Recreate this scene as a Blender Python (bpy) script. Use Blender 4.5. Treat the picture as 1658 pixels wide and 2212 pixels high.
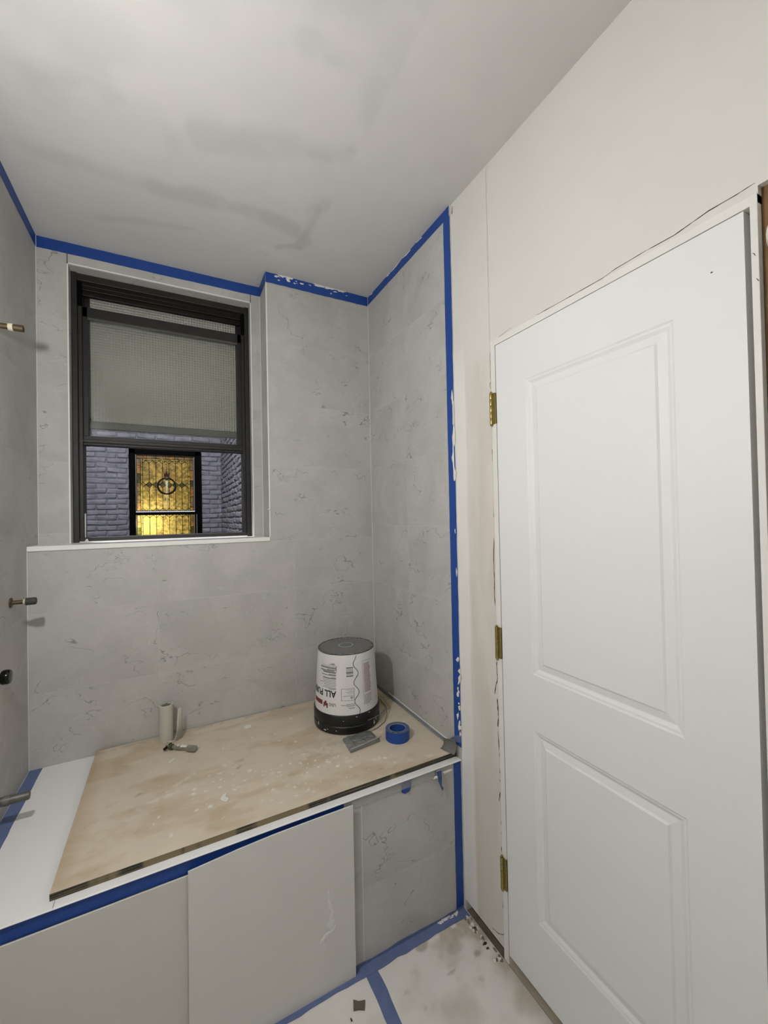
import bpy, bmesh, math, random
import numpy as np
from mathutils import Vector, Matrix
random.seed(7); rng = np.random.default_rng(7)
for o in list(bpy.data.objects): bpy.data.objects.remove(o)
S = bpy.context.scene; COL = S.collection

# ------------------------------------------------------------------ camera, world, exposure
FPX = 881.02
cam_d = bpy.data.cameras.new('camera'); cam = bpy.data.objects.new('camera', cam_d); COL.objects.link(cam)
cam_d.sensor_fit = 'HORIZONTAL'; cam_d.sensor_width = 36.0; cam_d.lens = 36.0 * FPX / 1658.0
cam_d.clip_start = 0.02; cam_d.clip_end = 100
CF = Vector((0.46164, 0.88698, 0.01249)); CR = Vector((0.88698, -0.46136, -0.02014)); CU = CR.cross(CF)
CP = Vector((-0.9585, -1.9807, 1.4777))
cam.matrix_world = Matrix(((CR.x, CU.x, -CF.x, CP.x), (CR.y, CU.y, -CF.y, CP.y), (CR.z, CU.z, -CF.z, CP.z), (0, 0, 0, 1)))
S.camera = cam

world = bpy.data.worlds.new('night_sky'); S.world = world; world.use_nodes = True
wb = world.node_tree.nodes['Background']; wb.inputs[0].default_value = (0.62, 0.66, 0.92, 1); wb.inputs[1].default_value = 0.55
S.view_settings.view_transform = 'Standard'; S.view_settings.look = 'None'
S.view_settings.gamma = 1.0; S.view_settings.use_curve_mapping = False
S.view_settings.exposure = 0.0
LAMP_POS = (-1.27, -1.25, 1.86); LAMP_R = 0.026; LAMP_E = 1010.0; LAMP_COL = (1.0, 0.99, 0.975)
OUT_E = 1700.0
ROOM_LAMP_E = 10.0          # warm lamp and added fill lamp behind the stained glass

# ------------------------------------------------------------------ dimensions (metres)
L = 1.4428      # tub alcove length: left tile wall at x=-L, right tile wall at x=0
H = 2.67        # ceiling
RC = 0.1498     # window recess depth
NX = -0.5433    # notch corner
SZ = 1.3933     # sill top
WX = 0.0059     # painted right wall plane
AY = -0.725     # tiled apron plane
DZ = 0.558      # tub deck top
BZ = 0.576      # plywood top
YF = -2.75      # wall behind the camera
TX = 0.0012

# ------------------------------------------------------------------ helpers
class MB:
    def __init__(s): s.v = []; s.f = []
    def add(s, vs, fs):
        b = len(s.v); s.v += [tuple(map(float, p)) for p in vs]; s.f += [tuple(i + b for i in f) for f in fs]
    def box(s, x0, x1, y0, y1, z0, z1):
        s.add([(x, y, z) for x in (x0, x1) for y in (y0, y1) for z in (z0, z1)],
              [(0, 1, 3, 2), (4, 6, 7, 5), (0, 4, 5, 1), (2, 3, 7, 6), (0, 2, 6, 4), (1, 5, 7, 3)])
        return s
    def obox(s, c, ax, ay, az, hx, hy, hz):
        c = Vector(c); vs = [c + ax * (hx * i) + ay * (hy * j) + az * (hz * k) for i in (-1, 1) for j in (-1, 1) for k in (-1, 1)]
        s.add(vs, [(0, 1, 3, 2), (4, 6, 7, 5), (0, 4, 5, 1), (2, 3, 7, 6), (0, 2, 6, 4), (1, 5, 7, 3)]); return s
    def cbox(s, x0, x1, y0, y1, z0, z1, c):
        """chamfered box"""
        X, Y, Z = (x0, x1), (y0, y1), (z0, z1); vs = []; idx = {}
        for i in (0, 1):
            for j in (0, 1):
                for k in (0, 1):
                    sx, sy, sz = (1 if i == 0 else -1), (1 if j == 0 else -1), (1 if k == 0 else -1)
                    for a in range(3):
                        p = [X[i], Y[j], Z[k]]; d = [sx * c, sy * c, sz * c]
                        for b in range(3):
                            if b != a: p[b] += d[b]
                        idx[(i, j, k, a)] = len(vs); vs.append(p)
        fs = []
        g = lambda i, j, k, a: idx[(i, j, k, a)]
        for a in range(3):
            for sgn in (0, 1):
                q = []
                for (u, w) in ((0, 0), (1, 0), (1, 1), (0, 1)):
                    t = [0, 0, 0]; t[a] = sgn; t[(a + 1) % 3] = u; t[(a + 2) % 3] = w; q.append(g(*t, a))
                fs.append(q if sgn else q[::-1])
        for a in range(3):
            b, d = (a + 1) % 3, (a + 2) % 3
            for u in (0, 1):
                for w in (0, 1):
                    t0 = [0, 0, 0]; t0[b] = u; t0[d] = w; t1 = list(t0); t1[a] = 1
                    fs.append([g(*t0, b), g(*t1, b), g(*t1, d), g(*t0, d)])
        for i in (0, 1):
            for j in (0, 1):
                for k in (0, 1): fs.append([g(i, j, k, 0), g(i, j, k, 1), g(i, j, k, 2)])
        s.add(vs, fs); return s
    def tube(s, pts, r, n=8, cap=True):
        pts = [Vector(p) for p in pts]; rs = r if isinstance(r, (list, tuple)) else [r] * len(pts)
        rings = []; prev = None
        for i, p in enumerate(pts):
            t = (pts[min(i + 1, len(pts) - 1)] - pts[max(i - 1, 0)]).normalized()
            ref = prev if prev is not None else (Vector((0, 0, 1)) if abs(t.z) < .9 else Vector((1, 0, 0)))
            a = (ref - t * ref.dot(t)).normalized(); b = t.cross(a); prev = a
            rings.append([p + (a * math.cos(2 * math.pi * k / n) + b * math.sin(2 * math.pi * k / n)) * rs[i] for k in range(n)])
        vs = [q for rg in rings for q in rg]; fs = []
        for i in range(len(pts) - 1):
            for k in range(n):
                k2 = (k + 1) % n; fs.append((i * n + k, i * n + k2, (i + 1) * n + k2, (i + 1) * n + k))
        if cap: fs.append(tuple(range(n))[::-1]); fs.append(tuple((len(pts) - 1) * n + k for k in range(n)))
        s.add(vs, fs); return s
    def lathe(s, prof, c=(0, 0, 0), n=32, ax=None):
        """prof: (radius, height) pairs; axis z or given direction"""
        c = Vector(c); az = (Vector(ax).normalized() if ax else Vector((0, 0, 1)))
        a = Vector((1, 0, 0)) if abs(az.x) < .9 else Vector((0, 1, 0)); a = (a - az * a.dot(az)).normalized(); b = az.cross(a)
        vs = []; fs = []; m = len(prof)
        for r, h in prof:
            for k in range(n):
                t = 2 * math.pi * k / n; vs.append(c + az * h + (a * math.cos(t) + b * math.sin(t)) * max(r, 1e-5))
        for i in range(m - 1):
            for k in range(n):
                k2 = (k + 1) % n; fs.append((i * n + k, i * n + k2, (i + 1) * n + k2, (i + 1) * n + k))
        if prof[0][0] <= 1e-5 or True: fs.append(tuple(range(n))[::-1])
        fs.append(tuple((m - 1) * n + k for k in range(n)))
        s.add(vs, fs); return s
    def prism(s, poly, O, A, B, N, t):
        """polygon (u,v) on plane O+uA+vB extruded along N by t"""
        O, A, B, N = Vector(O), Vector(A), Vector(B), Vector(N); n = len(poly)
        lo = [O + A * u + B * v for u, v in poly]; hi = [p + N * t for p in lo]
        s.add(lo + hi, [tuple(range(n))[::-1], tuple(range(n, 2 * n))] + [(i, (i + 1) % n, n + (i + 1) % n, n + i) for i in range(n)]); return s
    def ribbon(s, O, A, B, N, length, w, t, jit=0.0, seg=None, base=0.0):
        """tape strip: from O along A, width along B, thickness along N, slightly uneven far edge"""
        O, A, B, N = Vector(O), Vector(A), Vector(B), Vector(N); seg = seg or max(2, int(length / 0.03))
        vs = []
        for i in range(seg + 1):
            u = length * i / seg; a = base + random.uniform(-jit, jit) * .5; b = w + random.uniform(-jit, jit)
            p = O + A * u
            vs += [p + B * a, p + B * b, p + B * a + N * t, p + B * b + N * t]
        fs = []
        for i in range(seg):
            q, r = 4 * i, 4 * i + 4
            fs += [(q + 2, q + 3, r + 3, r + 2), (q, r, r + 1, q + 1), (q, q + 2, r + 2, r), (q + 1, r + 1, r + 3, q + 3)]
        fs += [(0, 1, 3, 2), (4 * seg, 4 * seg + 2, 4 * seg + 3, 4 * seg + 1)]
        s.add(vs, fs); return s
    def blob(s, O, A, B, N, ru, rv, t, n=11, rough=.35):
        """small domed irregular dab on a plane"""
        O, A, B, N = Vector(O), Vector(A), Vector(B), Vector(N); vs = []
        rr = [1 + random.uniform(-rough, rough) for _ in range(n)]
        for sc, h in ((1, 0), (.65, .75), (.3, 1)):
            for k in range(n):
                a = 2 * math.pi * k / n; vs.append(O + A * (ru * sc * rr[k] * math.cos(a)) + B * (rv * sc * rr[k] * math.sin(a)) + N * (t * h))
        fs = [tuple(range(n))[::-1]]
        for j in (0, 1):
            for k in range(n):
                k2 = (k + 1) % n; fs.append((j * n + k, j * n + k2, (j + 1) * n + k2, (j + 1) * n + k))
        fs.append(tuple(range(2 * n, 3 * n))); s.add(vs, fs); return s
    def crack(s, pts, O, A, B, N, w, t=0.0006):
        """thin irregular dark gap drawn as a ribbon along (u,v) points with widths"""
        O, A, B, N = Vector(O), Vector(A), Vector(B), Vector(N); P = []
        for i in range(len(pts) - 1):
            for k in range(4):
                f = k / 4.0; P.append((pts[i][0] * (1 - f) + pts[i + 1][0] * f + random.uniform(-.0008, .0008),
                                       pts[i][1] * (1 - f) + pts[i + 1][1] * f))
        P.append(pts[-1]); m = len(P); vs = []
        for i, (u, v) in enumerate(P):
            q = P[min(i + 1, m - 1)]; r = P[max(i - 1, 0)]
            d = Vector((q[0] - r[0], q[1] - r[1])); d = d.normalized() if d.length > 1e-9 else Vector((1, 0))
            ww = w * (0.35 + random.random()) * (0.25 if i in (0, m - 1) else 1)
            for sg in (-1, 1):
                p = O + A * (u - d.y * ww * sg * .5) + B * (v + d.x * ww * sg * .5)
                vs.append(p); vs.append(p + N * t)
        fs = []
        for i in range(m - 1):
            q, r = 4 * i, 4 * i + 4
            fs += [(q + 1, q + 3, r + 3, r + 1), (q, r, r + 2, q + 2), (q, q + 1, r + 1, r), (q + 2, r + 2, r + 3, q + 3)]
        fs += [(0, 2, 3, 1), (4 * m - 4, 4 * m - 3, 4 * m - 1, 4 * m - 2)]
        s.add(vs, fs); return s
    def mesh(s, name):
        me = bpy.data.meshes.new(name); me.from_pydata(s.v, [], s.f)
        bm = bmesh.new(); bm.from_mesh(me); bmesh.ops.recalc_face_normals(bm, faces=bm.faces); bm.to_mesh(me); bm.free()
        return me

def ob(name, mb, mat, parent=None, label=None, cat=None, group=None, kind=None, smooth=False, bevel=0):
    me = mb.mesh(name) if isinstance(mb, MB) else mb
    if mat is not None and not me.materials: me.materials.append(mat)
    o = bpy.data.objects.new(name, me); COL.objects.link(o)
    if smooth:
        me.polygons.foreach_set('use_smooth', [True] * len(me.polygons))
        try: me.set_sharp_from_angle(angle=math.radians(38))
        except Exception: pass
    if bevel:
        m = o.modifiers.new('bevel', 'BEVEL'); m.width = bevel; m.segments = 2; m.limit_method = 'ANGLE'; m.angle_limit = .6
    return tag(o, parent, label, cat, group, kind)
def tag(o, parent=None, label=None, cat=None, group=None, kind=None):
    if parent is not None:
        o.parent = parent; o.matrix_parent_inverse = parent.matrix_world.inverted() if False else Matrix.Translation(-Vector(parent.location))
    if label: o['label'] = label
    if cat: o['category'] = cat
    if group: o['group'] = group
    if kind: o['kind'] = kind
    return o
def empty(name, loc, label=None, cat=None, group=None, kind=None):
    o = bpy.data.objects.new(name, None); COL.objects.link(o); o.location = loc; o.empty_display_size = .05
    return tag(o, None, label, cat, group, kind)

# value noise
def vnoise(x, y, seed=0):
    r = np.random.default_rng(seed).random((256, 256)); xi = np.floor(x).astype(int); yi = np.floor(y).astype(int)
    fx = x - xi; fy = y - yi; fx = fx * fx * (3 - 2 * fx); fy = fy * fy * (3 - 2 * fy)
    g = lambda a, b: r[a % 256, b % 256]
    return (g(xi, yi) * (1 - fx) + g(xi + 1, yi) * fx) * (1 - fy) + (g(xi, yi + 1) * (1 - fx) + g(xi + 1, yi + 1) * fx) * fy
def fbm(x, y, seed=0, oct=4):
    s = 0; a = .5
    for i in range(oct): s = s + a * vnoise(x * 2 ** i, y * 2 ** i, seed + i); a *= .5
    return s
def sst(a, b, x): t = np.clip((x - a) / (b - a), 0, 1); return t * t * (3 - 2 * t)
def seg_d(x, y, x0, y0, x1, y1):
    dx, dy = x1 - x0, y1 - y0; t = np.clip(((x - x0) * dx + (y - y0) * dy) / (dx * dx + dy * dy + 1e-12), 0, 1)
    return np.hypot(x - x0 - t * dx, y - y0 - t * dy)
def grid_slab(name, x0, x1, y0, y1, ztop, zbot, step, face_up, fn):
    """slab whose visible side is a fine grid carrying a colour attribute 'stain'"""
    nx = int((x1 - x0) / step) + 1; ny = int((y1 - y0) / step) + 1
    xs = np.linspace(x0, x1, nx); ys = np.linspace(y0, y1, ny); X, Y = np.meshgrid(xs, ys, indexing='ij')
    z = ztop if face_up else zbot
    v = np.stack([X, Y, np.full_like(X, z)], -1).reshape(-1, 3)
    i, j = np.meshgrid(np.arange(nx - 1), np.arange(ny - 1), indexing='ij'); a = (i * ny + j).ravel()
    f = np.stack([a, a + ny, a + ny + 1, a + 1], -1)
    if not face_up: f = f[:, ::-1]
    zo = zbot if face_up else ztop; nb = len(v)
    v = np.vstack([v, [[x0, y0, zo], [x1, y0, zo], [x1, y1, zo], [x0, y1, zo]]])
    fl = f.tolist(); c = [nb, nb + 1, nb + 2, nb + 3]
    fl += [c[::-1] if face_up else c]
    fl += [[k * ny for k in range(nx)][::-1] + [nb, nb + 1], [(nx - 1) * ny + k for k in range(ny)][::-1] + [nb + 1, nb + 2],
           [k * ny + ny - 1 for k in range(nx)] + [nb + 2, nb + 3], [k for k in range(ny)] + [nb + 3, nb]]
    me = bpy.data.meshes.new(name); me.from_pydata(v.tolist(), [], fl)
    col = np.zeros((len(v), 4), np.float32); col[:, 3] = 1
    col[:nb, :3] = np.stack(fn(X, Y), -1).reshape(-1, 3)
    at = me.color_attributes.new('stain', 'FLOAT_COLOR', 'POINT'); at.data.foreach_set('color', col.ravel())
    return me

# ------------------------------------------------------------------ materials
def nt(m): return m.node_tree.nodes, m.node_tree.links
def M(name, col, rough=.6, metal=0., spec=.4, bump=0., bscale=60., var=0., vscale=6.):
    m = bpy.data.materials.new(name); m.use_nodes = True; N, K = nt(m); p = N['Principled BSDF']
    p.inputs['Base Color'].default_value = (*col, 1); p.inputs['Roughness'].default_value = rough
    p.inputs['Metallic'].default_value = metal; p.inputs['Specular IOR Level'].default_value = spec
    geo = N.new('ShaderNodeNewGeometry')
    if var:
        no = N.new('ShaderNodeTexNoise'); no.inputs['Scale'].default_value = vscale; no.inputs['Detail'].default_value = 5
        K.new(geo.outputs['Position'], no.inputs['Vector'])
        mx = N.new('ShaderNodeMix'); mx.data_type = 'RGBA'
        mx.inputs['A'].default_value = (*[c * (1 - var) for c in col], 1); mx.inputs['B'].default_value = (*[min(1, c * (1 + var)) for c in col], 1)
        K.new(no.outputs['Fac'], mx.inputs['Factor']); K.new(mx.outputs['Result'], p.inputs['Base Color'])
    if bump:
        nb = N.new('ShaderNodeTexNoise'); nb.inputs['Scale'].default_value = bscale; nb.inputs['Detail'].default_value = 4
        K.new(geo.outputs['Position'], nb.inputs['Vector'])
        b = N.new('ShaderNodeBump'); b.inputs['Strength'].default_value = bump; b.inputs['Distance'].default_value = .004
        K.new(nb.outputs['Fac'], b.inputs['Height']); K.new(b.outputs['Normal'], p.inputs['Normal'])
    return m
def math_node(N, K, op, a, b=None, c=None):
    n = N.new('ShaderNodeMath'); n.operation = op
    for i, v in enumerate((a, b, c)):
        if v is None: continue
        if isinstance(v, (int, float)): n.inputs[i].default_value = v
        else: K.new(v, n.inputs[i])
    return n.outputs[0]
def mixc(N, K, f, a, b):
    n = N.new('ShaderNodeMix'); n.data_type = 'RGBA'
    for s, v in (('Factor', f), ('A', a), ('B', b)):
        if isinstance(v, (int, float)): n.inputs[s].default_value = v
        elif isinstance(v, tuple): n.inputs[s].default_value = (*v, 1)
        else: K.new(v, n.inputs[s])
    return n.outputs['Result']
def mrange(N, K, v, a, b, c=0., d=1.):
    n = N.new('ShaderNodeMapRange'); n.interpolation_type = 'SMOOTHSTEP'; K.new(v, n.inputs[0])
    for i, x in zip((1, 2, 3, 4), (a, b, c, d)): n.inputs[i].default_value = x
    return n.outputs[0]

def tile_mat():
    m = bpy.data.materials.new('grey_marble_tile'); m.use_nodes = True; N, K = nt(m); p = N['Principled BSDF']
    geo = N.new('ShaderNodeNewGeometry'); oi = N.new('ShaderNodeObjectInfo')
    off = N.new('ShaderNodeVectorMath'); off.operation = 'SCALE'; off.inputs[0].default_value = (13.1, 7.7, 9.3); K.new(oi.outputs['Random'], off.inputs['Scale'])
    ad = N.new('ShaderNodeVectorMath'); ad.operation = 'ADD'; K.new(geo.outputs['Position'], ad.inputs[0]); K.new(off.outputs[0], ad.inputs[1])
    P = ad.outputs[0]
    def noise(sc, det=4, dist=0., rough=.5, vec=P):
        n = N.new('ShaderNodeTexNoise'); n.inputs['Scale'].default_value = sc; n.inputs['Detail'].default_value = det
        n.inputs['Distortion'].default_value = dist; n.inputs['Roughness'].default_value = rough; K.new(vec, n.inputs['Vector']); return n.outputs['Fac']
    cloud = noise(4.5, 5, .8); fine = noise(45, 4, .3, .7)
    base = mixc(N, K, mrange(N, K, cloud, .25, .75), (.435, .428, .405), (.525, .515, .490))
    base = mixc(N, K, math_node(N, K, 'MULTIPLY', mrange(N, K, fine, .35, .75), .22), base, (.36, .353, .335))
    # thin broken dark veins: contour lines of a warped noise, kept only in patches
    def vein(sc, det, dist, w, msc, mlo, mhi, rot):
        mp = N.new('ShaderNodeMapping'); mp.inputs['Rotation'].default_value = rot; mp.inputs['Scale'].default_value = (1, 1, 1.5); K.new(P, mp.inputs['Vector'])
        v = noise(sc, det, dist, .62, mp.outputs[0])
        d = math_node(N, K, 'ABSOLUTE', math_node(N, K, 'SUBTRACT', v, .5))
        line = mrange(N, K, d, 0., w, 1., 0.)
        return math_node(N, K, 'MULTIPLY', line, mrange(N, K, noise(msc, 3, .4), mlo, mhi))
    v1 = vein(3.0, 4, .3, .0065, 7., .50, .60, (.5, .7, .4)); v2 = vein(6.2, 4, .45, .0075, 11., .55, .66, (1.1, .2, 2.))
    v3 = vein(3.0, 4, 1.2, .010, 5., .52, .66, (2.1, 1.2, .6))
    dark = math_node(N, K, 'MAXIMUM', v1, math_node(N, K, 'MULTIPLY', v2, .75))
    c = mixc(N, K, math_node(N, K, 'MULTIPLY', dark, .68), base, (.15, .148, .144))
    c = mixc(N, K, math_node(N, K, 'MULTIPLY', v3, .30), c, (.66, .65, .63))
    K.new(c, p.inputs['Base Color']); p.inputs['Roughness'].default_value = .55; p.inputs['Specular IOR Level'].default_value = .3
    return m
def stain_mat(name, base, a, b, c3, rough=.7, bump=.15, bscale=120, grain=0.06):
    """base colour with three stain colours driven by the stain attribute's r,g,b"""
    m = bpy.data.materials.new(name); m.use_nodes = True; N, K = nt(m); p = N['Principled BSDF']
    at = N.new('ShaderNodeAttribute'); at.attribute_name = 'stain'; sp = N.new('ShaderNodeSeparateColor'); K.new(at.outputs['Color'], sp.inputs[0])
    geo = N.new('ShaderNodeNewGeometry')
    no = N.new('ShaderNodeTexNoise'); no.inputs['Scale'].default_value = 9; no.inputs['Detail'].default_value = 6; K.new(geo.outputs['Position'], no.inputs['Vector'])
    c = mixc(N, K, no.outputs['Fac'], tuple(x * (1 - grain) for x in base), tuple(x * (1 + grain) for x in base))
    for ch, col in zip(('Red', 'Green', 'Blue'), (a, b, c3)): c = mixc(N, K, sp.outputs[ch], c, col)
    K.new(c, p.inputs['Base Color']); p.inputs['Roughness'].default_value = rough; p.inputs['Specular IOR Level'].default_value = .25
    nb = N.new('ShaderNodeTexNoise'); nb.inputs['Scale'].default_value = bscale; K.new(geo.outputs['Position'], nb.inputs['Vector'])
    bm = N.new('ShaderNodeBump'); bm.inputs['Strength'].default_value = bump; bm.inputs['Distance'].default_value = .002
    K.new(nb.outputs['Fac'], bm.inputs['Height']); K.new(bm.outputs['Normal'], p.inputs['Normal'])
    return m
def wall_paint_mat():
    """off-white plaster; a whiter primed strip beside the tile edge and beige joint compound towards the door"""
    m = bpy.data.materials.new('plaster_paint'); m.use_nodes = True; N, K = nt(m); p = N['Principled BSDF']
    geo = N.new('ShaderNodeNewGeometry'); sp = N.new('ShaderNodeSeparateXYZ'); K.new(geo.outputs['Position'], sp.inputs[0])
    no = N.new('ShaderNodeTexNoise'); no.inputs['Scale'].default_value = 5; no.inputs['Detail'].default_value = 5; K.new(geo.outputs['Position'], no.inputs['Vector'])
    mp = N.new('ShaderNodeMapping'); mp.inputs['Scale'].default_value = (1, 6, 1.2); K.new(geo.outputs['Position'], mp.inputs['Vector'])
    st = N.new('ShaderNodeTexNoise'); st.inputs['Scale'].default_value = 2.2; st.inputs['Detail'].default_value = 4; K.new(mp.outputs[0], st.inputs['Vector'])
    base = mixc(N, K, no.outputs['Fac'], (.665, .648, .602), (.725, .708, .665))
    y = sp.outputs['Y']; z = sp.outputs['Z']
    yw = math_node(N, K, 'ADD', y, math_node(N, K, 'MULTIPLY', math_node(N, K, 'SUBTRACT', no.outputs['Fac'], .5), .02))
    strip = mrange(N, K, yw, -.797, -.790)
    mud = math_node(N, K, 'MULTIPLY', math_node(N, K, 'MULTIPLY', mrange(N, K, yw, -.806, -.797, 1., 0.), mrange(N, K, y, -.96, -.935)),
                    mrange(N, K, z, 2.06, 1.98))
    mud = math_node(N, K, 'MULTIPLY', mud, mrange(N, K, st.outputs['Fac'], .30, .66, .15, 1.))
    c = mixc(N, K, mud, base, (.63, .585, .525)); c = mixc(N, K, math_node(N, K, 'MULTIPLY', strip, mrange(N, K, z, 2.2, 1.9)), c, (.78, .765, .73))
    K.new(c, p.inputs['Base Color']); p.inputs['Roughness'].default_value = .75; p.inputs['Specular IOR Level'].default_value = .2
    nb = N.new('ShaderNodeTexNoise'); nb.inputs['Scale'].default_value = 14; nb.inputs['Detail'].default_value = 8; K.new(geo.outputs['Position'], nb.inputs['Vector'])
    b = N.new('ShaderNodeBump'); b.inputs['Strength'].default_value = .12; b.inputs['Distance'].default_value = .01
    K.new(nb.outputs['Fac'], b.inputs['Height']); K.new(b.outputs['Normal'], p.inputs['Normal'])
    return m
def frosted_mat():
    """reeded privacy glass: small raised squares, mostly scattering"""
    m = bpy.data.materials.new('patterned_glass'); m.use_nodes = True; N, K = nt(m); p = N['Principled BSDF']
    p.inputs['Base Color'].default_value = (.64, .625, .56, 1); p.inputs['Roughness'].default_value = .30; p.inputs['Specular IOR Level'].default_value = .6
    geo = N.new('ShaderNodeNewGeometry'); sp = N.new('ShaderNodeSeparateXYZ'); K.new(geo.outputs['Position'], sp.inputs[0])
    w = lambda s: math_node(N, K, 'SINE', math_node(N, K, 'MULTIPLY', s, 2 * math.pi / .0125))
    h = math_node(N, K, 'ADD', w(sp.outputs['X']), w(sp.outputs['Z']))
    b = N.new('ShaderNodeBump'); b.inputs['Strength'].default_value = .8; b.inputs['Distance'].default_value = .0022
    K.new(h, b.inputs['Height']); K.new(b.outputs['Normal'], p.inputs['Normal'])
    tl = N.new('ShaderNodeBsdfTranslucent'); tl.inputs['Color'].default_value = (.5, .5, .5, 1)
    mx = N.new('ShaderNodeMixShader'); mx.inputs[0].default_value = .15
    K.new(p.outputs[0], mx.inputs[1]); K.new(tl.outputs[0], mx.inputs[2]); K.new(mx.outputs[0], N['Material Output'].inputs['Surface'])
    return m
def clear_glass_mat():
    m = bpy.data.materials.new('clear_glass'); m.use_nodes = True; N, K = nt(m); N.remove(N['Principled BSDF'])
    t = N.new('ShaderNodeBsdfTransparent'); t.inputs[0].default_value = (.93, .94, .93, 1)
    g = N.new('ShaderNodeBsdfGlossy'); g.inputs['Roughness'].default_value = .04
    fr = N.new('ShaderNodeFresnel'); fr.inputs[0].default_value = 1.45
    mx = N.new('ShaderNodeMixShader'); K.new(fr.outputs[0], mx.inputs[0]); K.new(t.outputs[0], mx.inputs[1]); K.new(g.outputs[0], mx.inputs[2])
    K.new(mx.outputs[0], N['Material Output'].inputs['Surface']); return m
def film_mat(name, col, alpha, rough=.2):
    m = bpy.data.materials.new(name); m.use_nodes = True; N, K = nt(m); p = N['Principled BSDF']
    p.inputs['Base Color'].default_value = (*col, 1); p.inputs['Roughness'].default_value = rough; p.inputs['Alpha'].default_value = alpha
    geo = N.new('ShaderNodeNewGeometry'); nb = N.new('ShaderNodeTexNoise'); nb.inputs['Scale'].default_value = 50; K.new(geo.outputs['Position'], nb.inputs['Vector'])
    b = N.new('ShaderNodeBump'); b.inputs['Strength'].default_value = .5; b.inputs['Distance'].default_value = .004
    K.new(nb.outputs['Fac'], b.inputs['Height']); K.new(b.outputs['Normal'], p.inputs['Normal'])
    return m
def stained_mat(name, col, seedy=1.):
    """textured coloured glass that lets the lamp behind shine through"""
    m = bpy.data.materials.new(name); m.use_nodes = True; N, K = nt(m); N.remove(N['Principled BSDF'])
    geo = N.new('ShaderNodeNewGeometry')
    n1 = N.new('ShaderNodeTexNoise'); n1.inputs['Scale'].default_value = 26; n1.inputs['Detail'].default_value = 6; n1.inputs['Roughness'].default_value = .7; K.new(geo.outputs['Position'], n1.inputs['Vector'])
    c = mixc(N, K, mrange(N, K, n1.outputs['Fac'], .35, .65), tuple(x * .55 for x in col), tuple(min(1, x * 1.15) for x in col))
    b = N.new('ShaderNodeBump'); b.inputs['Strength'].default_value = .9 * seedy; b.inputs['Distance'].default_value = .03; K.new(n1.outputs['Fac'], b.inputs['Height'])
    tl = N.new('ShaderNodeBsdfTranslucent'); K.new(c, tl.inputs['Color']); K.new(b.outputs['Normal'], tl.inputs['Normal'])
    gl = N.new('ShaderNodeBsdfGlossy'); gl.inputs['Roughness'].default_value = .3; gl.inputs['Color'].default_value = (.6, .6, .6, 1)
    mx = N.new('ShaderNodeMixShader'); mx.inputs[0].default_value = .04; K.new(tl.outputs[0], mx.inputs[1]); K.new(gl.outputs[0], mx.inputs[2])
    K.new(mx.outputs[0], N['Material Output'].inputs['Surface']); return m
def emit_mat(name, col, e):
    m = bpy.data.materials.new(name); m.use_nodes = True; N, K = nt(m); N.remove(N['Principled BSDF'])
    em = N.new('ShaderNodeEmission'); em.inputs[0].default_value = (*col, 1); em.inputs[1].default_value = e
    K.new(em.outputs[0], N['Material Output'].inputs['Surface']); return m
def plywood_edge_mat():
    m = bpy.data.materials.new('plywood_edge'); m.use_nodes = True; N, K = nt(m); p = N['Principled BSDF']
    geo = N.new('ShaderNodeNewGeometry'); mp = N.new('ShaderNodeMapping'); mp.inputs['Scale'].default_value = (7, 1, 1); K.new(geo.outputs['Position'], mp.inputs['Vector'])
    no = N.new('ShaderNodeTexNoise'); no.inputs['Scale'].default_value = 1.; no.inputs['Detail'].default_value = 3; K.new(mp.outputs[0], no.inputs['Vector'])
    mp2 = N.new('ShaderNodeMapping'); mp2.inputs['Scale'].default_value = (6, 6, 330); K.new(geo.outputs['Position'], mp2.inputs['Vector'])
    n2 = N.new('ShaderNodeTexNoise'); n2.inputs['Scale'].default_value = 1.; K.new(mp2.outputs[0], n2.inputs['Vector'])
    c = mixc(N, K, mrange(N, K, no.outputs['Fac'], .52, .56), (.022, .021, .016), (.20, .16, .09))
    c = mixc(N, K, math_node(N, K, 'MULTIPLY', mrange(N, K, n2.outputs['Fac'], .5, .65), .5), c, (.26, .20, .11))
    K.new(c, p.inputs['Base Color']); p.inputs['Roughness'].default_value = .8; return m

TILE = tile_mat(); GROUT = M('grout', (.56, .55, .525), .8)
TRIM = M('white_trim', (.82, .81, .78), .45, var=.03); CAULK = M('caulk', (.62, .61, .585), .6)
PAINT = wall_paint_mat(); BACKPAINT = M('plain_paint', (.78, .77, .75), .75, var=.04)
SILL = M('white_stone_sill', (.84, .83, .80), .4, var=.03)
TAPE = M('blue_masking_tape', (.011, .056, .27), .5, spec=.45, var=.14, vscale=40, bump=.08, bscale=200)
TAPE_DUSTY = M('dusty_masking_tape', (.12, .16, .31), .7, var=.28, vscale=30, bump=.1)
TAPE_GREY = M('dusty_grey_tape', (.24, .25, .29), .65, var=.15, vscale=30)
PLASTER = M('dried_plaster', (.74, .72, .67), .8, bump=.3)
DOORW = M('door_white', (.79, .79, .78), .5, spec=.35, var=.015, vscale=3, bump=.03, bscale=160)
JAMB = M('jamb_white', (.76, .74, .70), .6, var=.05, vscale=14, bump=.1)
GAP = M('crack_shadow_gap', (.055, .042, .03), .9)
BRASS = M('tarnished_brass', (.34, .27, .10), .35, metal=.85, var=.25, vscale=60)
DARKWOOD = M('dark_bronze_frame', (.0065, .0045, .0038), .45, spec=.25, var=.5, vscale=18, bump=.2)
DARKWOOD2 = M('weathered_dark_frame', (.017, .0155, .0138), .5, var=.5, vscale=25, bump=.2)
TUBW = M('white_enamel', (.84, .83, .825), .35, var=.02)
BOARD = stain_mat('plywood_face', (.625, .548, .437), (.47, .365, .24), (.82, .79, .73), (.22, .20, .16), .75, .2, 90, .10)
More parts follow.
